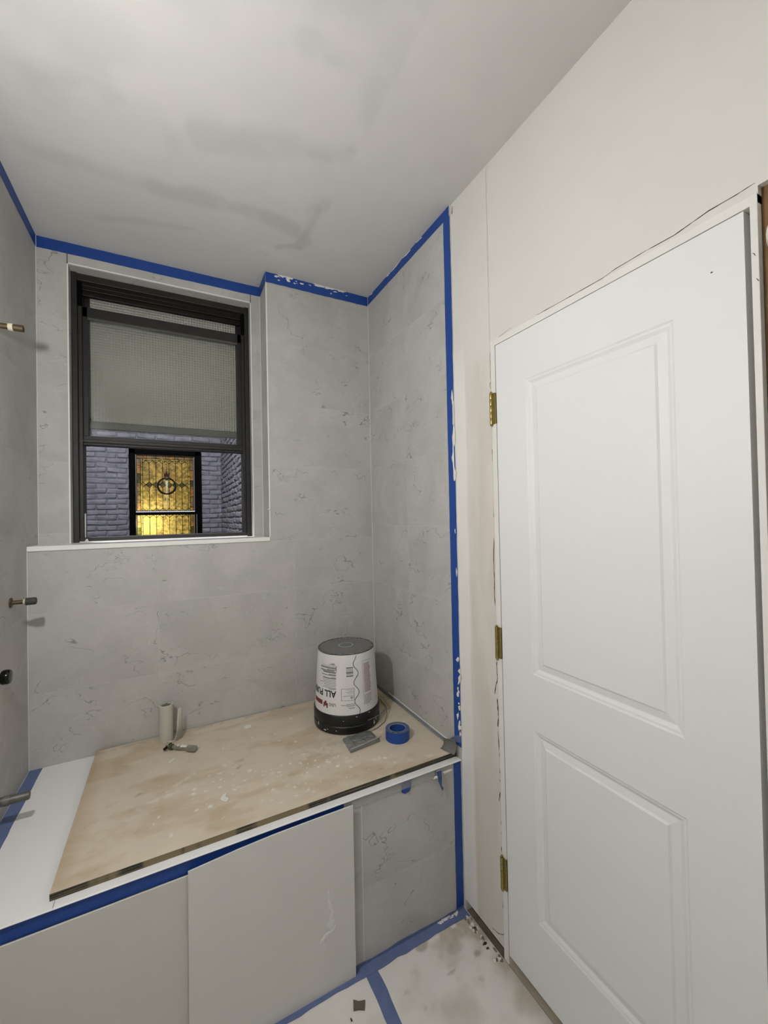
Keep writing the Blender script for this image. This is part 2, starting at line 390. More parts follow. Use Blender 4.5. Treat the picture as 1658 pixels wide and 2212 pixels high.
PLYEDGE = plywood_edge_mat()
CARD = M('pale_grey_card', (.60, .585, .55), .6, var=.04, vscale=4, bump=.05)
CARD2 = M('white_grey_card', (.66, .648, .62), .55, var=.035, vscale=4, bump=.05)
FLOORM = stain_mat('floor_paper', (.74, .715, .68), (.44, .375, .29), (.22, .19, .145), (.80, .78, .74), .8, .3, 60, .10)
CEILM = stain_mat('ceiling_skim_coat', (.585, .575, .555), (.37, .37, .372), (.62, .605, .58), (.3, .3, .31), .85, .05, 80, .025)
BLACKP = M('black_plastic', (.006, .006, .006), .35, spec=.5, bump=.05)
WHITEP = M('white_bucket_plastic', (.70, .69, .675), .4, var=.03, vscale=12)
GREYLID = M('dusty_grey_base', (.17, .17, .165), .65, var=.25, vscale=22)
INK = M('black_ink', (.02, .02, .02), .6); INKG = M('grey_ink', (.16, .16, .165), .6); INKR = M('maroon_ink', (.16, .035, .05), .6); INKP = M('pale_maroon_ink', (.42, .30, .31), .6)
WIRE = M('steel_wire', (.35, .34, .32), .35, metal=.9)
FOIL = M('crumpled_grey_foil', (.27, .275, .27), .28, spec=.8, metal=.5, var=.4, vscale=35, bump=.9, bscale=45)
PAPER = M('white_paper_roll', (.52, .50, .43), .8, var=.06, vscale=30, bump=.1)
CHROME = M('dull_chrome', (.30, .29, .24), .3, metal=.55, var=.35, vscale=50)
RUST = M('rusty_brass_pipe', (.12, .085, .05), .5, metal=.6, var=.5, vscale=60, bump=.3)
BLACKM = M('black_metal', (.02, .02, .018), .25, metal=.7)
CORE = M('kraft_core', (.35, .27, .18), .8); TAPESIDE = M('tape_roll_side', (.075, .11, .22), .6, var=.2, vscale=80)
LEAD = M('lead_came', (.015, .012, .008), .6)
BRICK = M('grey_painted_brick', (.20, .198, .212), .75, var=.6, vscale=13, bump=.9, bscale=28)
MORTAR = M('grey_painted_mortar', (.17, .17, .19), .8, var=.3, vscale=20, bump=.5)
BLACKF = M('black_window_frame', (.002, .002, .002), .8, spec=.05)
STUD = M('raw_brown_wood', (.17, .095, .035), .8, var=.4, vscale=18, bump=.4)
DIRT = M('dirt_crumb', (.22, .18, .13), .9, var=.4, vscale=60); DARK = M('dark_shade', (.02, .018, .016), .9)
FROST = frosted_mat(); CLEAR = clear_glass_mat()
FILM = film_mat('clear_film', (.55, .56, .54), .45); FILM_GREY = film_mat('grey_film', (.16, .165, .15), .9, .35); FILM_PALE = film_mat('pale_film', (.62, .61, .58), .6, .4)

# ------------------------------------------------------------------ setting: floor, ceiling
def floor_stain(x, y):
    n = fbm(x * 9, y * 9, 3); n2 = fbm(x * 40, y * 40, 9)
    near = sst(.30, .02, np.hypot(x + .10, (y + .82) * .9)) * sst(.30, .55, n) * .85
    edge = sst(.14, .0, np.abs(x + .03)) * sst(.35, .6, n) * .6
    r = np.clip(near + edge + .25 * sst(.5, .68, n), 0, 1) * .8
    g = np.zeros_like(x)
    for (cx, cy, a, b, s) in ((-.2127, -.765, .024, .017, .55), (-.063, -.8755, .013, .010, .6), (-.1726, -.8798, .016, .006, .5), (-.115, -.825, .03, .02, .25),
                              (-.10, -.94, .012, .009, .22), (-.30, -.92, .006, .005, .25), (-.33, -.86, .012, .006, .2)):
        g = np.maximum(g, s * sst(1.2, .75, np.hypot((x - cx) / a, (y - cy) / b) + .5 * (n2 - .5)))
    g = np.maximum(g, sst(.62, .7, n2) * .35 * near)
    b = sst(.02, .0, np.abs(y + .765 + .02 * (n - .5))) * sst(.5, .6, n2) * sst(-.02, -.05, x) * sst(-.3, -.15, x) * .9
    return r, g, b
floor_me = grid_slab('floor', -L - .01, .004, YF, AY + .02, 0, -.06, .006, True, floor_stain)
floor = ob('floor', floor_me, FLOORM, label='dusty white protective paper covering the bathroom floor', cat='floor', kind='structure')
fl2 = ob('subfloor', MB().box(.004, .9, YF, AY, -.06, -.006), M('dirty_subfloor', (.16, .13, .10), .9, var=.6, vscale=30), floor)

def ceil_stain(x, y):
    n = fbm(x * 7, y * 7, 21); w = fbm(x * 3.1 + 5, y * 3.1, 31) - .5
    xx = x + .06 * w; yy = y + .10 * w; r = np.zeros_like(x)
    for (x0, y0, x1, y1, wd, s) in ((-1.35, -.35, -.95, -.34, .045, .34), (-1.0, -.35, -.50, -.34, .050, .60), (-.55, -.33, -.43, -.30, .04, .5), (-.44, -.50, -.45, -.24, .022, .75),
                                    (-.45, -.24, -.53, -.19, .020, .65), (-.60, -.14, -.56, -.12, .015, .55), (-.46, -.47, -.42, -.52, .035, .45), (-1.2, -.07, -.85, -.16, .022, .34),
                                    (-.43, -.785, -.405, -.775, .028, .75), (-.85, -.62, -.43, -.75, .07, .48), (-1.25, -.62, -1.0, -.58, .10, .42), (-.75, -1.16, -.43, -1.12, .11, .55),
                                    (-1.35, -.85, -1.1, -.78, .13, .32), (-.46, -1.0, -.42, -.90, .05, .36), (-.62, -1.0, -.45, -1.04, .06, .40), (-1.2, -1.05, -.9, -1.02, .08, .22)):
        d = seg_d(xx, yy, x0, y0, x1, y1) + .35 * wd * (n - .5) * 2
        r = np.maximum(r, s * sst(wd * 1.15, wd * .25, d))
    r = r * sst(-.40, -.415, x + .02 * w)
    g = .5 * sst(.45, .7, n)
    b = np.zeros_like(x)
    return np.clip(r, 0, 1) * .62, g, b
ceil_me = grid_slab('ceiling', -L - .02, .02, YF - .05, RC + .02, H + .08, H, .0075, False, ceil_stain)
ceiling = ob('ceiling', ceil_me, CEILM, label='flat ceiling patched with streaky grey joint compound', cat='ceiling', kind='structure')

# ------------------------------------------------------------------ walls
# window opening in the recess
WX0, WX1, WZ1 = -1.3365, -.592, 2.5805
wb_ = MB()
wb_.box(-L - .15, .15, .0006, .34, -.06, SZ - .019)                  # below the sill
wb_.box(NX + .0006, .15, .0006, .34, SZ - .019, H + .08)             # pier at the right
wb_.box(-L - .15, WX0 - .0006, RC + .0006, .34, SZ - .019, H + .08)  # left of the window
wb_.box(WX1 + .0006, NX + .01, RC + .0006, .34, SZ - .019, H + .08)
wb_.box(WX0 - .01, WX1 + .01, RC + .0006, .34, WZ1 + .0006, H + .08)
wall_back = ob('wall_back', wb_, GROUT, label='grey marble-look tiled end wall around the recessed window', cat='wall', kind='structure')
def tile(parent, x0, x1, y0, y1, z0, z1): return ob('tile', MB().cbox(x0, x1, y0, y1, z0, z1, .0004), TILE, parent)
g = .0007
RZ = [.50, .835, 1.137, 1.437, 1.737, 2.037, 2.337, 2.637]
cols = [-L, -1.012, -.4265, 0.0]
for i in range(2):
    for a, b in zip(cols[:-1], cols[1:]): tile(wall_back, a + g, b - g, 0, .008, RZ[i] + g, RZ[i + 1] - g)
for a, b in zip(cols[:-1], cols[1:]): tile(wall_back, a + g, b - g, 0, .008, RZ[2] + g, SZ - .0195)
zz = [SZ - .019] + RZ[4:] + [H]
for a, b in zip(zz[:-1], zz[1:]): tile(wall_back, NX + .004, -g, 0, .008, a + g, b - g)
for a, b in zip([SZ] + RZ[3:], RZ[3:] + [H]):
    tile(wall_back, NX, NX + .008, .006, RC, a + g, b - g)                       # side of the pier
    tile(wall_back, -L + g, WX0 - .003, RC, RC + .008, a + g, b - g)              # beside the window
    tile(wall_back, WX1 + .003, NX - g, RC, RC + .008, a + g, b - g)
tile(wall_back, WX0 + g, WX1 - g, RC, RC + .008, WZ1 + .003, H - g)
for a, b in zip([SZ] + RZ[3:-1], RZ[3:-1] + [WZ1]):                               # window reveal
    tile(wall_back, WX0 - .008, WX0, RC + .004, .215, a + g, b - g); tile(wall_back, WX1, WX1 + .008, RC + .004, .215, a + g, b - g)
tile(wall_back, WX0 + g, WX1 - g, RC + .004, .215, WZ1, WZ1 + .008)

wl = MB().box(-L - .15, -L - .0006, YF, .34, -.06, H + .08)
wall_left = ob('wall_left', wl, GROUT, label='grey tiled plumbing wall in shade at the left', cat='wall', kind='structure')
for a, b in zip(RZ, RZ[1:] + [H]):
    for y0, y1 in ((RC, -.45), (-.45, -.80)):
        y0_ = min(y0, 0.0) if b < SZ else y0
        tile(wall_left, -L - .008, -L, y1 + g, y0_ - g, a + g, b - g)
ob('painted_plaster', MB().box(-L - .01, -L - .0005, YF, -.80, 0, H), BACKPAINT, wall_left)

# right wall with the door opening
DY0, DY1 = -.9312, -1.6440    # rough edges of the door frame
OZ = 2.060
wr = MB()
wr.box(WX, .16, -.93, AY + .0, .034, H + .08)
wr.box(WX, .16, DY1, DY0 + .002, OZ, H + .08)
wr.box(WX, .16, -1.72, DY1, 2.075, H + .08)
wr.box(WX, .16, YF, -1.70, 0, H + .08)
wr.box(.0006, .16, AY - .0085, .34, -.06, H + .08)
wall_right = ob('wall_right', wr, PAINT, label='off-white plastered wall around the door, tiled beside the tub', cat='wall', kind='structure')
ob('grout_bed', MB().box(.0004, .01, AY - .0080, 0, 0, H), GROUT, wall_right)
for a, b in zip(RZ, RZ[1:] + [H]):
    for y0, y1 in ((0, -.37), (-.37, AY - .008)): tile(wall_right, 0, .008, y1 + g, y0 - g, a + g, b - g)
wf = ob('wall_front', MB().box(-L - .15, .16, YF - .12, YF, -.06, H + .08), BACKPAINT, label='plain off-white wall behind the camera', cat='wall', kind='structure')
hall = MB(); hall.box(.85, .9, YF, -.5, -.06, H); hall.box(.1, .9, -.52, -.5, -.06, H); hall.box(.1, .9, YF - .02, YF, -.06, H); hall.box(.1, .9, YF, -.5, H - .02, H)
ob('hall_light_block', hall, DARK, label='unseen dark hallway box added behind the closed door to block sky light', cat='wall', kind='structure')  # unseen closed box added so sky light cannot leak past the door

# wall bottom gap debris and cracks, parts of the right wall
CK = lambda pts, w: ob('crack', MB().crack(pts, (WX, 0, 0), (0, 1, 0), (0, 0, 1), (-1, 0, 0), w), GAP, wall_right)
CK([(-1.131, 2.0660), (-1.20, 2.0655), (-1.26, 2.0650), (-1.336, 2.0648), (-1.372, 2.0700), (-1.447, 2.0720)], .0016)
CK([(-1.447, 2.0715), (-1.504, 2.0705), (-1.53, 2.0745), (-1.567, 2.0800), (-1.612, 2.0800), (-1.6403, 2.0822)], .0016)
CK([(-.9358, 2.0605), (-.970, 2.057), (-1.0005, 2.0553)], .0010)
CK([(-.962, 2.0625), (-1.03, 2.0720)], .0009)
CK([(-.9305, 2.03), (-.9300, 1.99), (-.9302, 1.9679), (-.929, 1.94)], .0012)
CK([(-.9290, 1.93), (-.9255, 1.915), (-.9300, 1.905)], .0014)
CK([(-.9300, 1.70), (-.9330, 1.653), (-.9332, 1.625)], .0035)
CK([(-.9325, 1.56), (-.9326, 1.4968), (-.9300, 1.47)], .003)
CK([(-.929, 1.40), (-.9246, 1.3246), (-.9250, 1.26), (-.9248, 1.1996), (-.9265, 1.17)], .0026)
CK([(-.9276, .985), (-.9276, .9513), (-.930, .93), (-.921, .90), (-.9137, .8687)], .0030)
CK([(-.926, .86), (-.9279, .8275), (-.932, .80), (-.927, .78), (-.9258, .7647)], .0050)
CK([(-.926, .75), (-.931, .69), (-.931, .6592), (-.934, .645)], .0028)
CK([(-.931, .63), (-.9356, .6002), (-.930, .585)], .0075)
CK([(-.934, .56), (-.928, .54), (-.922, .515)], .0030)
CK([(-.932, .46), (-.9315, .4138), (-.934, .38), (-.929, .36), (-.933, .345)], .0035)
CK([(-.9345, .235), (-.9321, .1697), (-.9375, .13), (-.9348, .0579)], .0042)
CK([(-.872, .052), (-.905, .060), (-.928, .075), (-.935, .10)], .0014)
CK([(-.742, 2.662), (-.7405, 2.645), (-.739, 2.63)], .004)
for k in range(26):
    y = random.uniform(-.93, -.76); ob('plaster_crumb', MB().blob((random.uniform(-.028, -.002), y, .0), (1, 0, 0), (0, 1, 0), (0, 0, 1), random.uniform(.003, .008), random.uniform(.003, .009), random.uniform(.003, .008)), random.choice((PLASTER, DIRT, PLASTER, DIRT, DIRT, PLASTER, GAP)), wall_right)
ob('sole_plate', MB().box(.030, .16, -.95, AY, -.05, .06), M('dark_sole_plate', (.055, .04, .026), .9, var=.7, vscale=40), wall_right)

# corner caulk lines and white edge trims
def trim(name, mb, label, mat=TRIM): return ob(name, mb, mat, label=label, cat='trim', kind='structure')
trim('trim_1', MB().box(NX - .0022, NX + .0030, -.0022, .0045, SZ, H), 'white edge strip on the corner of the tiled pier beside the window')
e = MB(); e.box(WX0 - .0030, WX0 + .0015, RC - .0020, RC + .006, SZ, WZ1 + .003); e.box(WX1 - .0015, WX1 + .0030, RC - .0020, RC + .006, SZ, WZ1 + .003)
e.box(WX0 - .0030, WX1 + .0030, RC - .0020, RC + .006, WZ1 - .0015, WZ1 + .0030)
trim('trim_2', e, 'white edge strip framing the window opening')
trim('trim_3', MB().box(-.0030, .0008, -.0026, .0008, BZ, H), 'pale caulk line in the right tile corner', CAULK)
e = MB(); e.box(-L - .0008, -L + .0030, RC - .0028, RC + .0008, SZ, H); e.box(-L - .0008, -L + .0030, -.0028, .0008, DZ, SZ - .019)
trim('trim_4', e, 'pale caulk line in the left tile corner', CAULK)
trim('trim_5', MB().box(NX - .003, NX + .0008, RC - .0028, RC + .0008, SZ, H), 'pale caulk line where the window recess meets the pier', CAULK)
s_ = ob('trim_6', MB().cbox(-L + .0005, NX - .0005, -.006, .22, SZ - .0190, SZ, .0015), SILL, label='white stone window sill ledge', cat='window sill', kind='structure')
ob('plaster_blob', MB().blob((NX - .001, -.0022, 1.527), (1, 0, 0), (0, 0, 1), (0, -1, 0), .006, .006, .006), PLASTER, label='tiny white plaster blob stuck on the pier corner above the sill', cat='plaster blob')

# ------------------------------------------------------------------ window
win = empty('window_1', ((WX0 + WX1) / 2, .25, SZ), 'dark brown sash window, lower half open, patterned glass above', 'window', kind='structure')
X0, X1 = WX0 + .001, WX1 - .001
ZT = WZ1 - .001
fr = MB(); fr.box(X0, X0 + .020, .205, .335, SZ, ZT); fr.box(X1 - .020, X1, .205, .335, SZ, ZT)
fr.box(X0, X1, .212, .335, ZT - .030, ZT); fr.box(X0, X1, .215, .335, SZ, SZ + .020)
ob('frame', fr, DARKWOOD2, win, bevel=.002)
hd = MB(); hd.box(X0 + .02, X1 - .02, .225, .335, ZT - .045, ZT - .028); hd.box(X0 + .02, X1 - .02, .226, .250, ZT - .064, ZT - .044); hd.box(X0 + .024, X1 - .024, .236, .258, ZT - .084, ZT - .060)
ob('head_stop', hd, DARKWOOD, win, bevel=.002)
for xa in (X0 + .020, X1 - .034):
    ob('track', MB().box(xa, xa + .014, .222, .30, SZ + .018, ZT - .03), DARKWOOD2, win, bevel=.0015)
    ob('balance_bracket', MB().cbox(xa - .002, xa + .016, .210, .232, ZT - .14, ZT - .035, .003), BLACKF, win)
    ob('side_stop', MB().box(xa + .002, xa + .012, .268, .285, SZ + .018, 1.83), DARKWOOD, win)
# outer (upper) sash with patterned glass
U0, U1 = X0 + .032, X1 - .032
us = MB(); us.box(U0, U0 + .022, .290, .316, 1.88, 2.555); us.box(U1 - .022, U1, .290, .316, 1.88, 2.555)
us.box(U0, U1, .290, .316, 2.535, 2.56)
so = ob('upper_sash', us, DARKWOOD2, win, bevel=.002)
ob('pane', MB().box(U0 + .012, U1 - .012, .300, .305, 1.945, 2.54), FROST, so)
ob('sash_rail', MB().cbox(U0 + .012, U1 - .012, .296, .312, 1.912, 1.947, .002), M('grey_sash_rail', (.13, .126, .11), .5, var=.1, vscale=20), so)
# inner (lower) sash pushed up
A0, A1 = X0 + .022, X1 - .022
ls = MB(); ls.box(A0, A0 + .030, .248, .276, 1.825, 2.451); ls.box(A1 - .030, A1, .248, .276, 1.825, 2.451)
ls.box(A0, A1, .248, .276, 2.404, 2.451)
li = ob('lower_sash', ls, DARKWOOD2, win, bevel=.002)
ob('bottom_rail', MB().cbox(A0 - .004, A1 + .004, .240, .276, 1.826, 1.868, .002), DARKWOOD2, li)
ob('rail_lip', MB().cbox(A0 - .004, A1 + .004, .226, .246, 1.836, 1.850, .002), DARKWOOD2, li)
ob('pane', MB().box(A0 + .026, A1 - .026, .262, .264, 1.86, 2.41), CLEAR, li)
ob('glazing_bead', MB().box(A0 + .028, A1 - .028, .250, .262, 2.396, 2.404), M('bead_aluminium', (.10, .097, .09), .35, metal=.3), li)
ob('screw', MB().lathe([(.004, 0), (.004, .003), (.002, .0045)], (A0 + .004, .241, 1.872), 10, (0, -1, 0)), TRIM, li)
for xx in (X0 + .030, X1 - .036): ob('sill_stop', MB().box(xx, xx + .007, .245, .262, SZ + .018, 1.52), JAMB if xx < -1 else DARKWOOD2, win)
ob('caulk_line', MB().box(X0, X1, .2120, .2165, SZ, SZ + .004), SILL, win)
for dx, w_ in ((.004, .006), (.045, .007), (X1 - X0 - .012, .006)): ob('plaster_dab', MB().blob((X0 + dx, .212, SZ + .008), (1, 0, 0), (0, 0, 1), (0, -1, 0), w_, .006, .003), PLASTER, win)

# ------------------------------------------------------------------ outside: neighbouring brick building with a lit leaded window
YB = 3.9; XS = -.3647
core = MB()
core.box(-3.2, -1.4180, YB + .012, YB + .25, -1, 6); core.box(-.6060, XS + .3, YB + .012, YB + .25, -1, 6)
core.box(-1.42, -.604, YB + .012, YB + .25, 2.42, 6); core.box(-1.42, -.604, YB + .012, YB + .25, -1, .95)
bw = ob('brick_wall', core, MORTAR, label='grey painted brick wall of the next building around the lit stained glass window', cat='brick wall')
bs = ob('brick_wall', MB().box(XS + .012, XS + .3, .5, YB + .2, -1, 6), MORTAR, label='grey painted brick side wall at the right of the light well', cat='brick wall')
ob('brick_wall', MB().box(-3.4, -3.2, .5, YB + .2, -1, 6), MORTAR, label='plain grey wall closing the light well at the left', cat='brick wall')
ob('light_well_floor', MB().box(-3.4, .1, .5, YB + .25, -1.2, -1), MORTAR, label='dark floor at the bottom of the light well', cat='ground', kind='structure')
ow = MB(); ow.box(-3.4, WX0 - .05, .34, .5, -1, 6); ow.box(WX1 + .05, .16, .34, .5, -1, 6); ow.box(WX0 - .06, WX1 + .06, .34, .5, -1, SZ - .03); ow.box(WX0 - .06, WX1 + .06, .34, .5, WZ1 + .03, 6)
ob('wall_outer', ow, MORTAR, label='outer face of the bathroom wall towards the light well', cat='wall', kind='structure')
bmeshes = []
for k in range(8):
    mb = MB().cbox(-.5, .5, -.5, .5, -.5, .5, .26); arr = []; mb.v = [((math.copysign(.455, x) if abs(x) < .45 else x), y, z) for x, y, z in mb.v]
    for (x, y, z) in mb.v: arr.append((x * (1 + random.uniform(-.03, .03)), y + random.uniform(-.12, .12), z * (1 + random.uniform(-.16, .12)) + .10 * math.sin(x * 5 + k)))
    mb.v = arr; me = mb.mesh('brick'); me.materials.append(BRICK); bmeshes.append(me)
def brick(parent, loc, sc, rz=0):
    o = bpy.data.objects.new('brick', random.choice(bmeshes)); COL.objects.link(o); o.parent = parent
    o.location = loc; o.scale = sc; o.rotation_euler = (random.uniform(-.05, .05), random.uniform(-.02, .02), rz)
P_ = .0630; r_ = 0; z = 1.16
while z < 2.72:
    offs = (r_ % 2) * .105
    for (xa, xb) in ((-1.96, -1.4180), (-.6060, XS + .012)) if z < 2.40 else ((-1.96, XS + .012),):
        x = xa - offs
        while x < xb - .01:
            a, b = max(x, xa), min(x + .205, xb)
            if b - a > .03: brick(bw, ((a + b) / 2, YB + .014, z), (b - a - .004, .034, P_ - .005))
            x += .21
    y = YB - .012 - offs
    while y > 1.75:
        ln = .20; brick(bs, (XS + .014, y - ln / 2, z + random.uniform(-.003, .003)), (ln - .004, .034, P_ - .005), math.pi / 2); y -= .21
    z += P_; r_ += 1

# stained glass window
SGX0, SGX1 = -1.4165, -.6085
sg = empty('stained_glass_window', ((SGX0 + SGX1) / 2, YB, 1.0), 'lit amber stained glass window with torch and wreath, black frame, seen through the open sash', 'window')
G0, G1, GZ0, GZ1 = -1.3385, -.6985, 1.612, 2.315
f = MB(); f.box(SGX0, G0 - .012, YB - .03, YB + .12, .95, 2.395); f.box(G1 + .012, SGX1, YB - .03, YB + .12, .95, 2.395); f.box(SGX0, SGX1, YB - .03, YB + .12, GZ1 + .012, 2.395)
f.box(SGX0, SGX1, YB - .03, YB + .12, .95, 1.02)
ob('frame', f, BLACKF, sg, bevel=.004)
ob('meeting_rail', MB().box(G0 - .012, G1 + .012, YB + .0, YB + .06, 1.565, 1.597), BLACKF, sg)
ob('white_bead', MB().box(G0 - .010, G1 + .010, YB - .006, YB + .05, 1.597, 1.610), M('bright_bead', (.85, .86, .88), .4), sg, 'bright white strip along the meeting rail')
f = MB(); f.box(G0 - .012, G0 - .002, YB + .0, YB + .05, GZ0, GZ1 + .012); f.box(G1 + .002, G1 + .012, YB + .0, YB + .05, GZ0, GZ1 + .012); f.box(G0 - .012, G1 + .012, YB, YB + .05, GZ1 + .001, GZ1 + .012)
ob('sash_bead', f, M('grey_bead', (.16, .16, .15), .5), sg)
ob('track_line', MB().box(G1 + .028, G1 + .033, YB - .034, YB - .028, .95, 1.565), M('track_line', (.35, .35, .36), .5), sg)
AMB = stained_mat('amber_glass', (.84, .745, .41)); YEL = stained_mat('yellow_glass', (1.0, .88, .50), .4); TAN = stained_mat('tan_glass', (.62, .52, .34), .5); ORG = stained_mat('orange_glass', (.70, .53, .30), .5)
GRN = stained_mat('green_grey_glass', (.33, .34, .17), .5); RED = stained_mat('red_glass', (.42, .03, .02), .3); PALE = stained_mat('pale_glass', (.85, .78, .55), .2); WREATH = M('dark_wreath', (.012, .012, .008), .7)
came = MB(); ZC = Vector((0, 0, 1)); XC = Vector((1, 0, 0)); NC = Vector((0, -1, 0))
def line(u0, v0, u1, v1, w=.005):
    d = Vector((u1 - u0, 0, v1 - v0)); l = d.length
    if l < 1e-6: return
    d.normalize(); came.obox(((u0 + u1) / 2, YB + .028, (v0 + v1) / 2), d, Vector((-d.z, 0, d.x)), NC, l / 2 + w / 2, w / 2, .004)
def pane(poly, mat):
    ob('pane', MB().prism(poly, (0, YB + .030, 0), XC, ZC, (0, 1, 0), .004), mat, sg)
    for p, q in zip(poly, poly[1:] + poly[:1]): line(*p, *q)
def leaded(z0, z1, top, mid):
    bo, bi = .043, .062                                  # border widths
    n = 7; ix0, ix1 = G0 + bi, G1 - bi; cw = (ix1 - ix0) / n
    # side borders
    for (xa, xb, mats, ph) in ((G0, G0 + bo, (TAN, ORG, GRN, TAN), 0), (G1 - bo, G1, (ORG, TAN, ORG, GRN), 1)):
        zc = z1 - (bo if top else 0); k = ph
        while zc > z0 + .01:
            zn = max(z0, zc - random.uniform(.07, .14)); pane([(xa, zn), (xb, zn), (xb, zc), (xa, zc)], mats[k % 4]); zc = zn; k += 1
    for (xa, xb) in ((G0 + bo, G0 + bi), (G1 - bi, G1 - bo)):
        zc = z1 - (bo if top else 0)
        while zc > z0 + .01:
            zn = max(z0, zc - .105); pane([(xa, zn), (xb, zn), (xb, zc), (xa, zc)], YEL); zc = zn
    ztop = z1
    if top:
        xs = np.linspace(G0, G1, 7)
        for k in range(6): pane([(xs[k], z1 - bo), (xs[k + 1], z1 - bo), (xs[k + 1], z1), (xs[k], z1)], (ORG, TAN, TAN, ORG, TAN, TAN)[k])
        xs = np.linspace(ix0, ix1, 6)
        for k in range(5): pane([(xs[k], z1 - bi), (xs[k + 1], z1 - bi), (xs[k + 1], z1 - bo), (xs[k], z1 - bo)], YEL)
        ztop = z1 - bi
    sh = .036
    for k in range(n):
        xa, xb = ix0 + k * cw, ix0 + (k + 1) * cw; xm = (xa + xb) / 2
        pane([(xa, ztop), (xa, ztop - sh), (xm, ztop)], YEL); pane([(xb, ztop), (xm, ztop), (xb, ztop - sh)], YEL)
        if mid:
            zm = mid
            pane([(xa, ztop - sh), (xm, ztop), (xb, ztop - sh), (xb, zm + sh), (xm, zm), (xa, zm + sh)], AMB)
            pane([(xa, zm - sh), (xm, zm), (xb, zm - sh), (xb, z0 + sh), (xm, z0), (xa, z0 + sh)], AMB)
            pane([(xa, z0), (xm, z0), (xa, z0 + sh)], YEL); pane([(xb, z0), (xb, z0 + sh), (xm, z0)], YEL)
            if k < n - 1: pane([(xm, zm), (xb, zm - sh), (xm + cw, zm), (xb, zm + sh)], GRN)
            if k == 0: pane([(xa, zm - sh), (xm, zm), (xa, zm + sh)], AMB)
            if k == n - 1: pane([(xb, zm - sh), (xb, zm + sh), (xm, zm)], AMB)
        else:
            pane([(xa, ztop - sh), (xm, ztop), (xb, ztop - sh), (xb, z0), (xa, z0)], AMB)
leaded(GZ0, GZ1, True, 1.945)
leaded(1.02, 1.564, False, None)
ob('lead_came', came, LEAD, sg)
TXC = -1.009
wr_ = MB(); cz_ = 1.93; rr_ = .100
for k in range(26):
    a = 2 * math.pi * k / 26
    if abs(a - math.pi / 2) < .32: continue
    wr_.obox((TXC + rr_ * math.cos(a), YB + .018, cz_ + rr_ * math.sin(a)), Vector((-math.sin(a), 0, math.cos(a))), Vector((math.cos(a), 0, math.sin(a))), NC, .018, random.uniform(.006, .013), .004)
ob('wreath', wr_, WREATH, sg)
t_ = lambda pts, m, nm: ob(nm, MB().prism([(TXC + u, v) for u, v in pts], (0, YB + .022, 0), XC, ZC, NC, .006), m, sg)
TORCH = M('ivory_torch_glass', (.62, .55, .36), .4)
t_([(-.014, 2.0), (.014, 2.0), (.009, 1.86), (-.008, 1.86)], TORCH, 'torch_shaft'); t_([(-.010, 1.858), (.010, 1.858), (.010, 1.846), (-.010, 1.846)], TORCH, 'torch_ring')
t_([(-.007, 1.844), (.007, 1.844), (.004, 1.66), (-.004, 1.66)], TORCH, 'torch_handle'); t_([(-.024, 2.040), (.024, 2.040), (.014, 2.004), (-.014, 2.004)], GRN, 'torch_cup')
t_([(-.030, 2.048), (-.036, 2.105), (-.018, 2.085), (-.004, 2.125), (.012, 2.085), (.034, 2.108), (.028, 2.048)], RED, 'torch_flame')
t_([(-.004, 2.125), (-.006, 2.15), (.004, 2.165), (.008, 2.14), (.004, 2.12)], ORG, 'flame_tip')
# room behind that window and its lamp
rb = MB(); rb.box(-2.2, 0.1, YB + 1.6, YB + 1.7, .3, 3.0); rb.box(-2.3, -2.2, YB + .25, YB + 1.7, .3, 3.0); rb.box(.1, .2, YB + .25, YB + 1.7, .3, 3.0)
rb.box(-2.3, .2, YB + .25, YB + 1.7, 3.0, 3.1); rb.box(-2.3, .2, YB + .25, YB + 1.7, .2, .3)
ob('wall_neighbour', rb, M('warm_room', (.6, .5, .35), .8), label='warm lit room behind the stained glass', cat='wall', kind='structure')
nl = empty('table_lamp', (-1.235, YB + .20, .31), 'small warm lamp glowing behind the stained glass', 'lamp')
ob('base', MB().lathe([(.07, 0), (.07, .02), (.012, .04), (.012, 1.07), (.02, 1.09)], (-1.235, YB + .20, .31), 20), BRASS, nl, smooth=True)
ob('bulb', MB().lathe([(.012, 0), (.030, .02), (.040, .05), (.030, .085), (.001, .098)], (-1.235, YB + .20, 1.41), 20), emit_mat('warm_bulb', (1, .89, .62), ROOM_LAMP_E * 19), nl, smooth=True)
nl2 = empty('pane_fill_lamp', (-.95, YB + .95, 3.0), 'unseen round lamp added behind the stained glass to brighten its upper panes', 'lamp')  # extra unseen lamp, added to keep the upper glass bright
ob('cord', MB().tube([(-.95, YB + .95, 3.0), (-.95, YB + .95, 2.62)], .006), BLACKF, nl2)
ob('globe', MB().lathe([(.001, 0), (.06, .03), (.09, .09), (.06, .15), (.001, .18)], (-.95, YB + .95, 2.46), 20), emit_mat('warm_globe', (1, .90, .64), ROOM_LAMP_E * 5.2), nl2, smooth=True)

ol = empty('brick_fill_lamp', (-1.5, .5, 3.70), 'unseen cool white lamp added above the bathroom window to light the bricks', 'lamp')  # unseen lamp added to brighten the brick walls of the light well
ob('bracket', MB().box(-1.56, -1.44, .5, .52, 3.62, 3.78), BLACKF, ol); ob('arm', MB().tube([(-1.5, .51, 3.7), (-1.5, .86, 3.7)], .012, 8), BLACKF, ol)
ob('globe', MB().lathe([(max(.07 * math.sin(math.pi * k / 10), 1e-5), -.07 * math.cos(math.pi * k / 10)) for k in range(11)], (-1.5, .92, 3.70), 20), emit_mat('cool_globe', (.96, .97, 1.05), OUT_E), ol, smooth=True)

